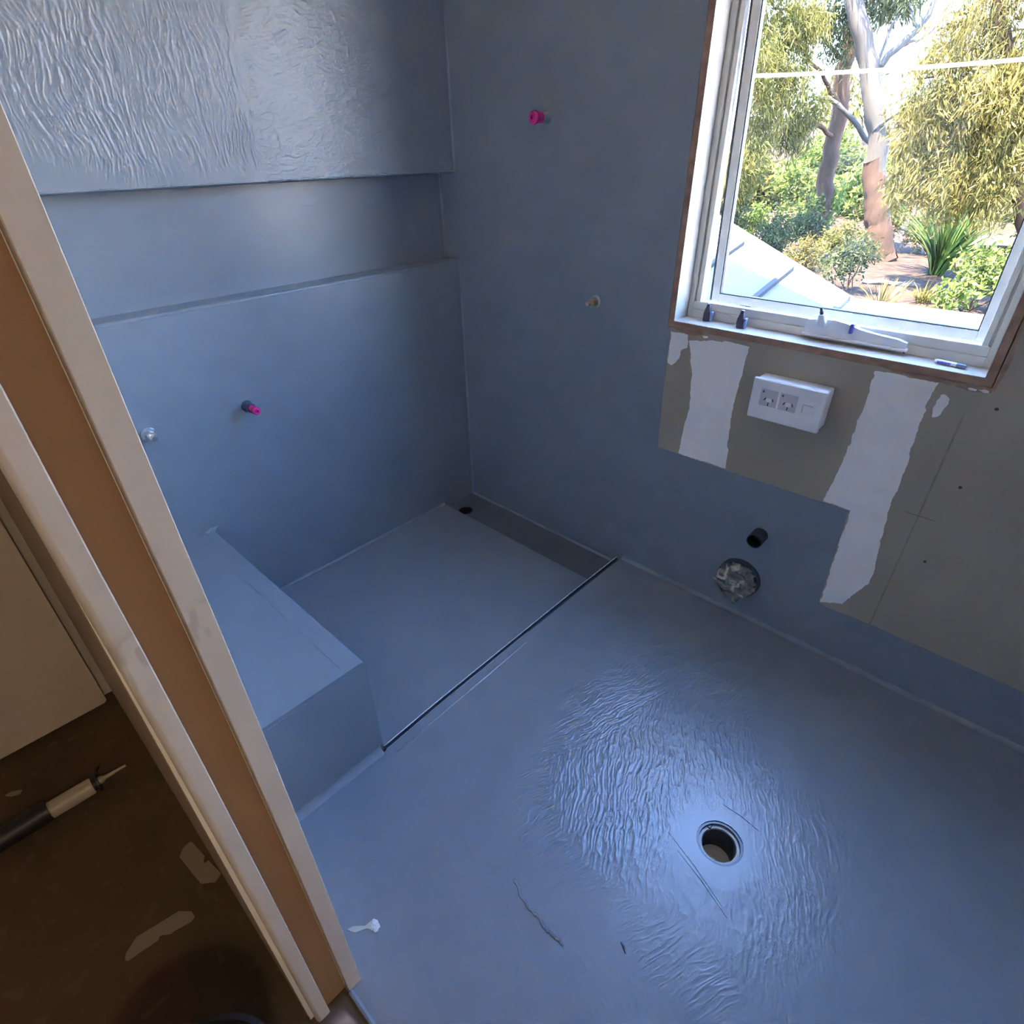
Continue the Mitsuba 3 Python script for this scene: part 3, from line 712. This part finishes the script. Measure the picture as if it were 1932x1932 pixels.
add('caulking_gun__rod', tube([(ax - 0.008, -2.17, cz), (ax - 0.014, -2.40, cz)], 0.004, 8), 'steel', label='push rod')
note('caulking_gun', 'caulking gun with a cream cartridge lying on the hall floor', 'caulking gun')

sc1 = [(0.808, -1.813), (0.813, -1.808), (0.874, -1.8), (0.887, -1.809), (0.893, -1.806), (0.892, -1.798), (0.949, -1.7895), (0.958, -1.809), (0.934, -1.835), (0.867, -1.842), (0.828, -1.846), (0.811, -1.83)]
sc2 = [(0.972, -2.02), (0.959, -2.015), (0.941, -1.986), (0.951, -1.935), (0.958, -1.897), (0.981, -1.876), (0.999, -1.875), (1.003, -1.884), (0.994, -1.92), (0.994, -1.929), (0.983, -1.941), (0.979, -1.949), (0.985, -1.953), (0.984, -1.969), (0.98, -1.991), (0.978, -2.016)]
sc3 = [(0.278, -2.123), (0.278, -2.106), (0.295, -2.083), (0.306, -2.091), (0.295, -2.111)]
for key, s_, lb in (('plaster_scrap', sc1, 'notched beige scrap of plaster sheet on the hall floor beside the jamb'), ('plaster_scrap_001', sc2, 'long narrow beige plaster scrap on the hall floor'), ('plaster_scrap_002', sc3, 'tiny beige plaster scrap on the hall floor beyond the caulking gun')):
    add(key, ext(s_, -0.0014, 0.0004), 'scrap_board', smooth=False, label=lb, cat_='scrap')

bc = np.array([1.492, -1.986]); BR = 0.1435
bo = lathe([(0, 0), (BR * 0.82, 0), (BR * 0.985, 0.29), (BR * 1.03, 0.292), (BR * 1.03, 0.300), (BR * 0.965, 0.300), (BR * 0.95, 0.288), (BR * 0.79, 0.008), (0, 0.008)], 48)
bo.apply_translation((bc[0], bc[1], -0.0013))
add('bucket', bo, 'black_plastic', 35, label='black plastic bucket on the hall floor in front of the door jamb', cat_='bucket')
add('bucket__handle', tube([(bc[0] + (BR * 1.055) * math.cos(t), bc[1] + (BR * 1.055) * math.sin(t), 0.285 - 0.03 * math.sin((t - 3.6) / 2.4 * math.pi)) for t in np.linspace(3.6, 6.0, 24)], 0.003, 7), 'steel', label='thin wire handle')

# unseen lamp added on the hall ceiling as warm fill light
add('added_hall_lamp__base', aim(lathe([(0, 0), (0.11, 0), (0.11, 0.02), (0, 0.02)], 32), (3.55, -2.02, CEIL - 0.0005), (0, 0, -1)), 'lamp_white')
lampm = aim(lathe([(0, 0.09), (0.06, 0.075), (0.095, 0.04), (0.10, 0.02), (0, 0.02)][::-1], 32), (3.55, -2.02, CEIL - 0.0005), (0, 0, -1))
scene['added_hall_lamp__globe'] = {**ply(lampm, 'lamp_white', smooth=40), 'emitter': {'type': 'area', 'radiance': {'type': 'rgb', 'value': [1.0, 0.80, 0.58]}}}
note('added_hall_lamp', 'round unseen ceiling lamp added in the hall for warm fill', 'lamp')
# ------------------------------------------------------------------ house outside the window
gz = -1.0
struct('wall_lower_storey', bx(-3.0, 5.0, -4.4, 0.165, gz - 0.3, -0.09), 'render_wall', 'rendered lower storey of the house', smooth=False)
gab = ext([(-3.0, -0.09), (-0.161, -0.09), (-0.161, CEIL + 0.101), (0.958, CEIL + 0.101), (0.10, 3.77), (-0.7, 4.85), (-3.0, 1.9)], 0.02, 0.165, 'y')
struct('wall_gable', gab, 'render_wall', 'gable end wall of the house', smooth=False)


def rz(y):
    return 0.85 + 0.20 * y
hipy = lambda x: 0.812 + (1.401 - x) * 0.8436
def on_roof(poly, lift0, lift1):
    m = ext(poly, 0.0, 1.0); v = m.vertices.copy()
    v[:, 2] = rz(v[:, 1]) + np.where(v[:, 2] > 0.5, lift1, lift0)
    return trimesh.Trimesh(v, m.faces, process=False)
sheet = on_roof([(-2.6, 0.175), (2.8, 0.175), (2.8, 0.812), (1.401, 0.812), (-1.20, hipy(-1.20)), (-2.6, hipy(-1.2))], -0.03, 0.0)
add('lower_roof__sheet', sheet, 'roof_metal', smooth=False)
for x in (-1.30, -0.97, -0.64, -0.31, 0.02, 0.36, 0.69, 1.04, 1.355):
    y1 = hipy(x) - (0.12 if x < 1 else 0.07 if x < 1.2 else 0.03)
    add('lower_roof__rib', on_roof(rect(x - 0.011, x + 0.011, 0.30, min(y1, 2.95)), 0.0, 0.018), 'roof_rib', smooth=False, label='grey raised roof rib')
add('lower_roof__cap', on_roof([(1.401, 0.812), (1.43, 0.79), (-1.20 + 0.03, hipy(-1.2) - 0.10), (-1.20, hipy(-1.2))], 0.0, 0.006), 'roof_metal', smooth=False, label='flat white cap flashing along the sloping edge')
add('lower_roof__edge_trim', on_roof(rect(1.40, 2.8, 0.77, 0.815), -0.05, 0.012), 'roof_metal', smooth=False, label='straight white edge trim')
add('lower_roof__support', bx(-2.5, 2.7, 0.166, 0.70, gz - 0.3, rz(0.17) - 0.032), 'render_wall', smooth=False, label='rendered wall below the roof')
note('lower_roof', 'white ribbed metal roof just below the window, partly in the shade of the house', 'roof')

cw0, cw1 = np.array([-0.30, 2.55, 1.91]), np.array([1.62, 3.17, 1.915])
cd = cw1 - cw0
cpts = [cw0 + cd * t - np.array([0, 0, 0.02]) * (1 - (2 * t - 1) ** 2) for t in np.linspace(-1.2, 2.6, 30)]
add('overhead_cable', tube(cpts, 0.0105, 8), 'cable', label='white service cable crossing in front of the trees', cat_='cable')

# ------------------------------------------------------------------ garden
def leaf_bsdf():
    return {'type': 'principledthin', 'base_color': {'type': 'mesh_attribute', 'name': 'vertex_color'}, 'roughness': 0.55, 'diff_trans': 0.7, 'eta': 1.4}
scene['leaf'] = leaf_bsdf()


def soil_fn(p, n, uv):
    k = fbm(p.x * 1.3, p.y * 1.3, 0.0, 4)
    f = smoothstep(0.52, 0.70, noise(p.x * 9, p.y * 14))
    c = mix((0.0070, 0.0044, 0.0034), (0.0135, 0.0088, 0.0062), k)
    c = mix(c, mi.Color3f(0.025, 0.0165, 0.0095), f * 0.6)
    g = smoothstep(0.5, 0.65, noise(p.x * 0.5 + 4, p.y * 0.35)) * smoothstep(18.0, 24.0, p.y)
    c = mix(c, mi.Color3f(0.021, 0.0125, 0.0092), g * 0.7)
    bounce_ground = smoothstep(2.6, 4.2, p.x + 0.8 * noise(p.x * 1.5, p.y * 1.5))   # unseen pale ground added to bounce warm light indoors
    return mix(c, mix((0.36, 0.29, 0.19), (0.44, 0.36, 0.24), k), bounce_ground)


bs('soil', soil_fn, rough=0.95, spec=0.1)
gx, gyv = np.meshgrid(np.linspace(-60, 40, 90), np.linspace(0.17, 90, 80), indexing='ij')
hz = gz + 0.07 * (meshkit.noise(np.stack([gx.ravel(), gyv.ravel(), 0 * gx.ravel()], 1) * 0.8).reshape(gx.shape) - 0.5)
hz = hz + np.clip((gyv - 20) / 40, 0, 1) ** 1.2 * 4.2
ii, jj = np.meshgrid(np.arange(89), np.arange(79), indexing='ij')
q00 = ii * 80 + jj
gf = np.stack([q00, q00 + 80, q00 + 81, q00 + 1], -1).reshape(-1, 4)
struct('ground', trimesh.Trimesh(np.stack([gx, gyv, hz], -1).reshape(-1, 3), np.vstack([gf[:, [0, 1, 2]], gf[:, [0, 2, 3]]]), process=False), 'soil', 'brown mulched garden ground rising to a pale bank', smooth=True)


def gh(x, y):
    return gz + max(0.0, min(1.0, (y - 20) / 40)) ** 1.2 * 4.2


def leaf_cloud(blobs, n, length, width, cols, droop=0.75, spread=1.0, seed=0, clump=14):
    """blobs: [((x,y,z), r)], n leaves in all; each leaf a folded lance shape of two triangles."""
    r = np.random.default_rng(seed)
    w = np.array([b[1] ** 2.2 for b in blobs]); w /= w.sum()
    nc = n // clump
    which = r.choice(len(blobs), nc, p=w)
    cen = np.array([b[0] for b in blobs])[which]; rad = np.array([b[1] for b in blobs])[which]
    d = r.normal(size=(nc, 3)); d /= np.linalg.norm(d, axis=1, keepdims=True)
    cc = cen + d * (rad * r.random(nc) ** 0.45 * spread)[:, None] * np.array([1, 1, 0.95])
    base = np.repeat(cc, clump, 0) + r.normal(size=(nc * clump, 3)) * np.array([0.9, 0.9, 1.3]) * length * 0.55
    m = len(base)
    dirv = r.normal(size=(m, 3)) * (1 - droop) + np.array([0.12, 0, -1.0]) * droop
    dirv += np.repeat(r.normal(size=(nc, 3)) * 0.35, clump, 0)
    dirv /= np.linalg.norm(dirv, axis=1, keepdims=True)
    side = np.cross(dirv, r.normal(size=(m, 3))); side /= np.linalg.norm(side, axis=1, keepdims=True)
    L = length * (0.6 + 0.8 * r.random(m))[:, None]; Wd = width * (0.7 + 0.6 * r.random(m))[:, None]
    v = np.stack([base, base + dirv * L * 0.45 + side * Wd * 0.5, base + dirv * L, base + dirv * L * 0.45 - side * Wd * 0.5], 1).reshape(-1, 3)
    f = np.arange(m)[:, None] * 4
    f = np.vstack([f + np.array([0, 1, 2]), f + np.array([0, 2, 3])])
    c0, c1, c2 = (np.array(c) for c in cols)
    t = r.random((m, 1)); tw = np.repeat(r.random((nc, 1)), clump, 0)
    col = c0 * (1 - tw) + c1 * tw
    col = np.where(t > 0.8, c2, col) * (0.75 + 0.5 * r.random((m, 1)))
    return trimesh.Trimesh(v, f, process=False), np.clip(np.repeat(col, 4, 0), 0, 1)


def foliage(key, *a, label=None, **k):
    m, c = leaf_cloud(*a, **k)
    kk = key
    scene[kk] = ply(m, 'leaf', smooth=False, color=c)
    note(kk, label, None, 'stuff')


def bark_pale(p, n, uv):
    k = fbm(p.x * 6, p.y * 6, p.z * 1.2, 4)
    return mix((0.024, 0.0205, 0.0165), (0.037, 0.033, 0.0275), k)
def bark_red(p, n, uv):
    k = fbm(p.x * 9, p.y * 9, p.z * 1.5, 4)
    return mix((0.017, 0.0095, 0.0065), (0.040, 0.025, 0.017), k)
bs('bark_pale', bark_pale, rough=0.8, spec=0.2)
bs('bark_brown', bark_red, rough=0.9, spec=0.1)
bs('branch_grey', (0.022, 0.022, 0.021), rough=0.85)
GK = 0.38
YG = [(0.165 * GK, 0.150 * GK, 0.042 * GK), (0.110 * GK, 0.120 * GK, 0.036 * GK), (0.245 * GK, 0.215 * GK, 0.070 * GK)]
YL = [(0.200 * GK, 0.165 * GK, 0.050 * GK), (0.130 * GK, 0.125 * GK, 0.040 * GK), (0.285 * GK, 0.225 * GK, 0.090 * GK)]
GG = [(0.060 * GK, 0.080 * GK, 0.040 * GK), (0.090 * GK, 0.110 * GK, 0.050 * GK), (0.14 * GK, 0.15 * GK, 0.075 * GK)]
BG = [(0.120 * GK, 0.185 * GK, 0.040 * GK), (0.170 * GK, 0.215 * GK, 0.055 * GK), (0.235 * GK, 0.265 * GK, 0.10 * GK)]


def wob(pts, n=24, amp=0.03, seed=0):
    r = np.random.default_rng(seed)
    p = np.array(pts, float); s = np.r_[0, np.cumsum(np.linalg.norm(np.diff(p, axis=0), axis=1))]
    u = np.linspace(0, s[-1], n)
    q = np.stack([np.interp(u, s, p[:, k]) for k in range(3)], 1)
    return q + r.normal(size=q.shape) * amp

# tree A: pale-trunked gum
tA = [(-1.62, 15.8, -1.15), (-1.91, 15.76, -0.89), (-2.22, 15.69, 0.04), (-2.47, 15.63, 0.81), (-2.67, 15.58, 1.56), (-2.89, 15.51, 2.17), (-3.10, 15.45, 2.66), (-3.36, 15.38, 3.24), (-3.69, 15.27, 3.89), (-3.93, 15.19, 4.43), (-4.6, 15.1, 6.2)]
tA[0] = (-1.80, 15.78, -1.15)
add('gum_tree__trunk', tube(wob(tA, 30, 0.02, 1), np.linspace(0.27, 0.13, 30), 14), 'bark_pale', smooth=True, label='smooth pale trunk')
bark = tube(wob([(-1.78, 15.74, -1.12), (-1.93, 15.72, -0.89), (-2.24, 15.64, 0.04), (-2.50, 15.58, 0.75), (-2.63, 15.55, 1.15)], 20, 0.010, 2), np.linspace(0.33, 0.22, 20) * (1 + 0.03 * np.sin(np.arange(20) * 1.3)), 11)
add('gum_tree__bark', bark, 'bark_brown', smooth=40, label='peeling brown bark on the lower trunk')
for i, (b, r0) in enumerate(([[(-3.0, 15.5, 2.85), (-2.89, 15.51, 3.07), (-2.7, 15.57, 3.24), (-2.47, 15.63, 3.48), (-2.36, 15.66, 3.73), (-2.2, 15.67, 4.4)], 0.085], [[(-2.47, 15.63, 3.48), (-2.72, 15.56, 3.81), (-2.75, 15.55, 4.3)], 0.04], [[(-2.7, 15.57, 3.24), (-2.34, 15.66, 3.30), (-2.1, 15.7, 3.55)], 0.035], [[(-3.1, 15.45, 2.7), (-2.96, 15.5, 3.48), (-2.91, 15.51, 3.9)], 0.045], [[(-2.75, 15.4, 1.7), (-2.2, 15.3, 2.1), (-1.7, 15.3, 2.3)], 0.05])):
    add('gum_tree__branch', tube(wob(b, 14, 0.015, 20 + i), np.linspace(r0, r0 * 0.45, 14), 8), 'branch_grey', smooth=True)
foliage('gum_tree__foliage', [((-4.27, 16.12, 4.04), .55), ((-3.76, 16.3, 4.1), .60), ((-2.89, 15.8, 4.05), .45), ((-4.25, 16.13, 3.32), .40), ((-4.55, 16.03, 3.87), .40), ((-3.4, 15.4, 5.3), .9), ((-4.8, 15.4, 5.6), .9), ((-3.3, 15.9, 4.0), .45)], 8000, 0.20, 0.035, GG, seed=3)
note('gum_tree', 'gum tree with a smooth pale trunk in the middle of the window view', 'tree')

# tree B: brown trunk, yellow-green foliage on the left
tB = [(-3.98, 17.26, -1.1), (-4.05, 17.25, -0.3), (-4.12, 17.23, 0.73), (-4.14, 17.23, 1.34), (-4.19, 17.21, 2.26), (-4.30, 17.17, 3.03), (-4.34, 17.16, 3.75), (-4.43, 17.13, 4.54), (-4.6, 17.1, 5.8)]
add('brown_tree__trunk', tube(wob(tB, 26, 0.03, 4), np.linspace(0.24, 0.15, 26), 12), 'bark_brown', smooth=True)
for i, (b, r0) in enumerate(([[(-4.2, 17.0, 2.3), (-4.4, 15.8, 2.9), (-4.7, 14.6, 3.6)], 0.06], [[(-4.15, 17.1, 1.6), (-4.4, 15.4, 2.0), (-4.5, 13.6, 2.5)], 0.06], [[(-4.3, 17.1, 3.2), (-4.8, 15.2, 3.9), (-4.9, 13.8, 3.9)], 0.05])):
    add('brown_tree__branch', tube(wob(b, 12, 0.03, 30 + i), np.linspace(r0, r0 * 0.4, 12), 7), 'bark_brown', smooth=True)
foliage('brown_tree__foliage', [((-4.89, 13.73, 3.53), .75), ((-4.43, 13.93, 2.68), .62), ((-4.51, 13.35, 2.0), .62), ((-4.71, 14.89, 3.79), .52), ((-4.62, 12.75, 2.9), .52), ((-4.19, 14.56, 1.69), .50), ((-4.42, 12.85, 1.2), .42), ((-4.16, 15.1, 2.21), .40), ((-5.4, 13.6, 2.6), .7), ((-5.2, 13.4, 1.4), .6), ((-5.1, 13.6, 4.6), .7), ((-4.75, 13.2, 0.7), .45), ((-4.3, 14.2, 3.6), .5)], 26000, 0.145, 0.027, YG, seed=5)
note('brown_tree', 'tree with a reddish brown trunk and yellow-green leaves at the left of the window view', 'tree')

# tree C: large yellow drooping foliage on the right
tC = [(1.45, 12.2, -1.1), (0.93, 12.15, 0.29), (0.52, 12.12, 1.22), (0.18, 12.08, 1.95), (-0.17, 12.02, 2.65), (-0.54, 11.96, 3.33), (-0.9, 11.9, 4.3)]
add('weeping_tree__trunk', tube(wob(tC, 24, 0.02, 6), np.linspace(0.17, 0.06, 24), 10), 'bark_brown', smooth=True)
for i, (b, r0) in enumerate(([[(0.18, 12.08, 1.95), (-0.37, 11.99, 2.26), (-0.88, 11.89, 2.5), (-1.21, 11.82, 2.37)], 0.04], [[(0.38, 12.1, 1.52), (-0.2, 12.02, 1.75), (-0.85, 11.9, 1.69)], 0.035], [[(-0.3, 12.0, 2.9), (-0.7, 12.2, 3.1), (-1.2, 12.4, 3.1)], 0.03])):
    add('weeping_tree__branch', tube(wob(b, 12, 0.02, 40 + i), np.linspace(r0, r0 * 0.4, 12), 7), 'bark_brown', smooth=True)
foliage('weeping_tree__foliage', [((-1.12, 11.84, 2.50), .42), ((-1.02, 12.36, 3.03), .50), ((-0.49, 11.97, 3.0), .62), ((0.09, 11.56, 2.21), .60), ((-0.4, 11.99, 2.12), .62), ((-0.77, 11.92, 1.92), .52), ((-1.1, 12.34, 1.46), .45), ((-0.07, 12.04, 1.37), .50), ((0.30, 11.58, 1.7), .40), ((-0.65, 11.94, 1.06), .42), ((-1.2, 12.83, 0.85), .36), ((-0.4, 12.49, 1.21), .50), ((0.6, 11.7, 3.0), .7), ((0.0, 11.9, 3.8), .6), ((-0.2, 11.7, 0.9), .45), ((0.55, 11.6, 1.2), .5), ((-1.45, 12.6, 2.0), .36), ((-1.0, 12.2, 0.70), .36), ((-0.3, 12.0, 0.55), .40), ((0.4, 11.7, 0.6), .4)], 30000, 0.135, 0.026, YL, seed=8)
note('weeping_tree', 'tree with hanging yellow leaves filling the right of the window view', 'tree')

# fallen dead branches leaning between the trunks
add('dead_branch', tube(wob([(-4.21, 15.62, 2.44), (-3.86, 15.74, 2.32), (-3.51, 15.85, 2.0), (-2.93, 16.02, 1.45), (-2.5, 16.1, 0.6), (-2.2, 16.2, -1.0)], 18, 0.03, 9), np.linspace(0.05, 0.07, 18), 8), 'bark_pale', smooth=True, label='bare pale dead branch leaning down between the two trunks', cat_='branch')

# shrubs
def shrub(key, blobs, n, cols, label, length=0.11, width=0.05, droop=0.15, seed=0):
    x, y, z = blobs[0][0]
    stems = []
    r = np.random.default_rng(seed + 100)
    for b in blobs:
        for k in range(3):
            e = np.array(b[0]) + r.normal(size=3) * b[1] * 0.4
            stems.append(tube(wob([(x + r.normal() * 0.06, y + r.normal() * 0.06, gh(x, y) - 0.1), (np.array([x, y, gh(x, y)]) + e) / 2, e], 6, 0.02, seed + k), np.linspace(0.016, 0.006, 6), 5))
    add(key + '__stem', cat(*stems), 'bark_brown', smooth=True, kind='stuff')
    foliage(key + '__foliage', blobs, n, length, width, cols, droop=droop, seed=seed)
    note(key, label, 'shrub')
shrub('shrub', [((-5.19, 15.78, -0.24), .36), ((-5.5, 15.7, -0.45), .35)], 1500, BG, 'bright lime-green shrub just above the sloping roof edge', seed=50)
shrub('shrub_001', [((-5.37, 14.61, 0.75), .55), ((-5.0, 13.9, 0.15), .5), ((-5.3, 14.2, -0.3), .5)], 2600, GG, 'tall dark green shrub at the left edge of the window view', seed=51)
shrub('shrub_002', [((-4.01, 14.09, -0.45), .46), ((-3.69, 15.27, -0.30), .5), ((-4.3, 14.6, -0.6), .4)], 2400, GG, 'grey-green shrub behind the roof edge, left of the pale trunk', seed=52)
shrub('shrub_003', [((-5.63, 18.83, 0.55), .6), ((-4.9, 19.08, 0.45), .55), ((-5.2, 18.9, -0.3), .6), ((-3.93, 17.29, -0.03), .5), ((-4.4, 18.0, -0.5), .6)], 3600, BG, 'wide leafy green shrub at the foot of the brown trunk', seed=53, length=0.14, width=0.06)
shrub('shrub_004', [((-1.31, 11.28, -0.30), .40), ((-1.65, 11.4, -0.55), .35)], 1700, GG, 'low bluish green shrub in front of the pale trunk', seed=54, length=0.08, width=0.04)
shrub('shrub_005', [((0.68, 11.13, -0.35), .42), ((0.58, 10.31, -0.65), .28), ((1.1, 11.0, -0.4), .4)], 1900, BG, 'leafy green shrub at the lower right of the window view', seed=55, length=0.10, width=0.05)
shrub('shrub_006', [((-2.5, 14.58, -0.40), .36), ((-2.9, 14.7, -0.6), .3)], 1300, YG, 'small olive shrub beside the foot of the pale trunk', seed=56, length=0.09, width=0.04)


shrub('shrub_007', [((-2.9, 18.2, -0.1), .5), ((-2.75, 18.0, 0.5), .4), ((-2.5, 18.4, -0.4), .45)], 2400, YL, 'tawny bush seen between the two trunks', seed=57, length=0.12, width=0.04)
shrub('shrub_008', [((-1.05, 17.0, -0.25), .55), ((-0.7, 17.1, 0.15), .45), ((-1.5, 17.2, -0.5), .45)], 2400, YG, 'olive bush between the gum trunk and the strappy plant', seed=58, length=0.12, width=0.04)
shrub('shrub_009', [((1.0, 16.2, -0.2), .6), ((1.5, 16.0, 0.2), .55)], 1900, GG, 'dark bush at the right edge of the window view, behind the strappy plant', seed=59, length=0.12, width=0.05)
shrub('shrub_010', [((-2.75, 13.2, -0.62), .34), ((-3.1, 13.3, -0.75), .28)], 1300, YL, 'low tawny bush just behind the sloping roof edge, left of the bluish shrub', seed=63, length=0.09, width=0.03)


def blades(key, cx, cy, n, length, width, lean, cols, seed, part='leaf'):
    r = np.random.default_rng(seed)
    for i in range(n):
        a = r.random() * 2 * math.pi; ln = length * (0.6 + 0.5 * r.random()); le = lean * (0.15 + r.random())
        d = np.array([math.cos(a), math.sin(a), 0]); s_ = np.array([-math.sin(a), math.cos(a), 0])
        b = np.array([cx, cy, gh(cx, cy) - 0.02]) + d * 0.10 * r.random() + s_ * r.normal() * 0.05
        v = []
        for t in (0, 0.3, 0.6, 0.85, 1.0):
            p = b + d * ln * le * t ** 1.6 + np.array([0, 0, 1]) * ln * (t - 0.28 * le * t * t)
            w = width * (0.7 + 0.6 * t * (1 - t) * 2) * (1 - t ** 3)
            v += [p - s_ * w / 2 + d * 0.004, p + s_ * w / 2]
        f = [(2 * k, 2 * k + 1, 2 * k + 3) for k in range(4)] + [(2 * k, 2 * k + 3, 2 * k + 2) for k in range(4)]
        c = np.array(cols[0]) * (1 - r.random()) + np.array(cols[1]) * r.random()
        c = np.array(cols[2]) if r.random() > 0.85 else c
        kk = f'{key}__{part}' + (f'_{i:03d}' if i else '')
        scene[kk] = ply(trimesh.Trimesh(np.array(v), f, process=False), 'leaf', smooth=False, color=np.tile(c, (len(v), 1)))


SG = [(0.055 * GK, 0.115 * GK, 0.035 * GK), (0.10 * GK, 0.175 * GK, 0.045 * GK), (0.24 * GK, 0.29 * GK, 0.09 * GK)]
blades('strappy_plant', -0.42, 14.4, 170, 1.75, 0.060, 0.85, SG, 60)
note('strappy_plant', 'big clump of long strappy green leaves to the right of the pale trunk', 'plant')
DG = [(0.21 * GK, 0.15 * GK, 0.06 * GK), (0.16 * GK, 0.135 * GK, 0.05 * GK), (0.36 * GK, 0.29 * GK, 0.15 * GK)]
blades('grass_tuft', -0.40, 10.0, 90, 0.62, 0.020, 1.0, DG, 61)
note('grass_tuft', 'dry yellow grass tuft just past the roof edge', 'grass tuft')
blades('grass_tuft_001', -0.02, 11.3, 70, 0.42, 0.022, 1.2, YL, 62)
note('grass_tuft_001', 'low yellowish grass tuft in the middle of the mulch', 'grass tuft')


def log(key, a, b, r0, label):
    pts = wob([a, ((np.array(a) + np.array(b)) / 2).tolist(), b], 10, 0.012, 70)
    add(key, tube(pts, np.linspace(r0, r0 * 0.8, 10), 9), 'bark_pale', smooth=30, label=label, cat_='log')
log('log', (-1.35, 12.35, -0.96), (-0.35, 12.55, -0.95), 0.06, 'pale fallen log on the mulch below the strappy plant')
log('log_001', (-0.9, 18.0, -0.80), (2.2, 18.6, -0.75), 0.22, 'thick pale log lying behind the strappy plant')

# far trees on the bank, each with a trunk and a crown
FW = ['leftmost of the eight', 'second from the left', 'third from the left', 'fourth from the left, behind the gum trunk', 'fifth from the left', 'sixth from the left, behind the yellow foliage', 'at the right end of the row', 'beyond the left end of the row']
FT = [(-23.5, 44, 3.0), (-17.5, 46, 2.6), (-12.5, 43, 2.3), (-8.2, 47, 2.0), (-4.8, 44, 2.4), (-0.5, 46, 2.8), (4.5, 43, 3.0), (-31, 42, 3.0)]
for i, (x, y, r_) in enumerate(FT):
    key = 'bank_tree' + (f'_{i:03d}' if i else '')
    h0 = gh(x, y)
    add(key + '__trunk', tube(wob([(x, y, h0 - 0.2), (x + 0.2, y, h0 + r_ * 0.9), (x + 0.1, y, h0 + r_ * 1.7)], 10, 0.04, i), np.linspace(0.22, 0.09, 10), 8), 'bark_brown', smooth=True)
    foliage(key + '__foliage', [((x, y, h0 + r_ * 1.3), r_ * 0.8), ((x - r_ * 0.5, y, h0 + r_ * 0.9), r_ * 0.55), ((x + r_ * 0.6, y, h0 + r_ * 1.0), r_ * 0.55)], 1100, 0.42, 0.11, GG if i % 2 else YG, seed=80 + i)
    note(key, 'distant tree on the far bank, ' + FW[i], 'tree', None, 'trees on the far bank')

BK = [((-8.9, 24.0), 1.0, 'left of the brown trunk'), ((-6.5, 26.5), 0.95, 'right of the brown trunk'), ((-4.7, 23.4), 0.95, 'behind the gum trunk'), ((-2.2, 26.5), 1.05, 'just right of the gum trunk'), ((0.5, 24.0), 1.1, 'behind the weeping tree'), ((-12.9, 31.0), 1.15, 'in the back row, first from the left'), ((-9.3, 33.0), 1.15, 'in the back row, second from the left'), ((-5.9, 30.5), 1.15, 'in the back row, third from the left'), ((-2.5, 33.0), 1.15, 'in the back row, fourth from the left'), ((1.1, 30.5), 1.15, 'in the back row, fifth from the left')]
for i, ((x, y), r_, w_) in enumerate(BK):
    h0 = gh(x, y)
    shrub('bank_shrub' + (f'_{i:03d}' if i else ''), [((x, y, h0 + r_ * 0.8), r_), ((x - r_ * 0.7, y, h0 + r_ * 0.5), r_ * 0.7), ((x + r_ * 0.8, y, h0 + r_ * 0.5), r_ * 0.7)], 2400, (YG, GG, BG, YL)[i % 4], 'rounded bush on the pale bank, ' + w_, length=0.26, width=0.10, seed=120 + i)

# unseen trees on both sides; the right ones added to warm the room light
RT = [((4.6, 14.5), 1.7, 'added for warm light, nearest to the window view on its right'), ((11.0, 15.0), 2.0, 'added for warm light, second to the right of the window view'), ((17.0, 11.0), 2.2, 'added for warm light, farthest to the right of the window view'), ((-8.6, 14.2), 1.9, 'nearest to the window view on its left'), ((-9.8, 9.2), 1.9, 'second to the left of the window view'), ((-13.8, 12.5), 2.2, 'farthest to the left of the window view')]
YR = [(0.20, 0.165, 0.065), (0.15, 0.135, 0.06), (0.27, 0.22, 0.10)]  # paler leaves than the trees in view, to throw warm light indoors
for i, ((x, y), r_, w_) in enumerate(RT):
    key = f'unseen_tree' + (f'_{i:03d}' if i else '')
    add(key + '__trunk', tube(wob([(x, y, gz - 0.2), (x + 0.2, y, gz + 1.2), (x + 0.1, y, gz + r_ * 2.2)], 10, 0.04, 200 + i), np.linspace(0.2, 0.09, 10), 8), 'bark_brown', smooth=True)
    foliage(key + '__foliage', [((x, y, gz + r_ * 2.2), r_), ((x - r_ * 0.5, y, gz + r_ * 1.3), r_ * 0.8), ((x + r_ * 0.5, y, gz + r_ * 1.3), r_ * 0.8), ((x, y - 0.3, gz + r_ * 0.7), r_ * 0.7)], 3200, 0.34, 0.10, YR, seed=210 + i)
    note(key, 'sunlit yellow-green garden tree, ' + w_, 'tree')
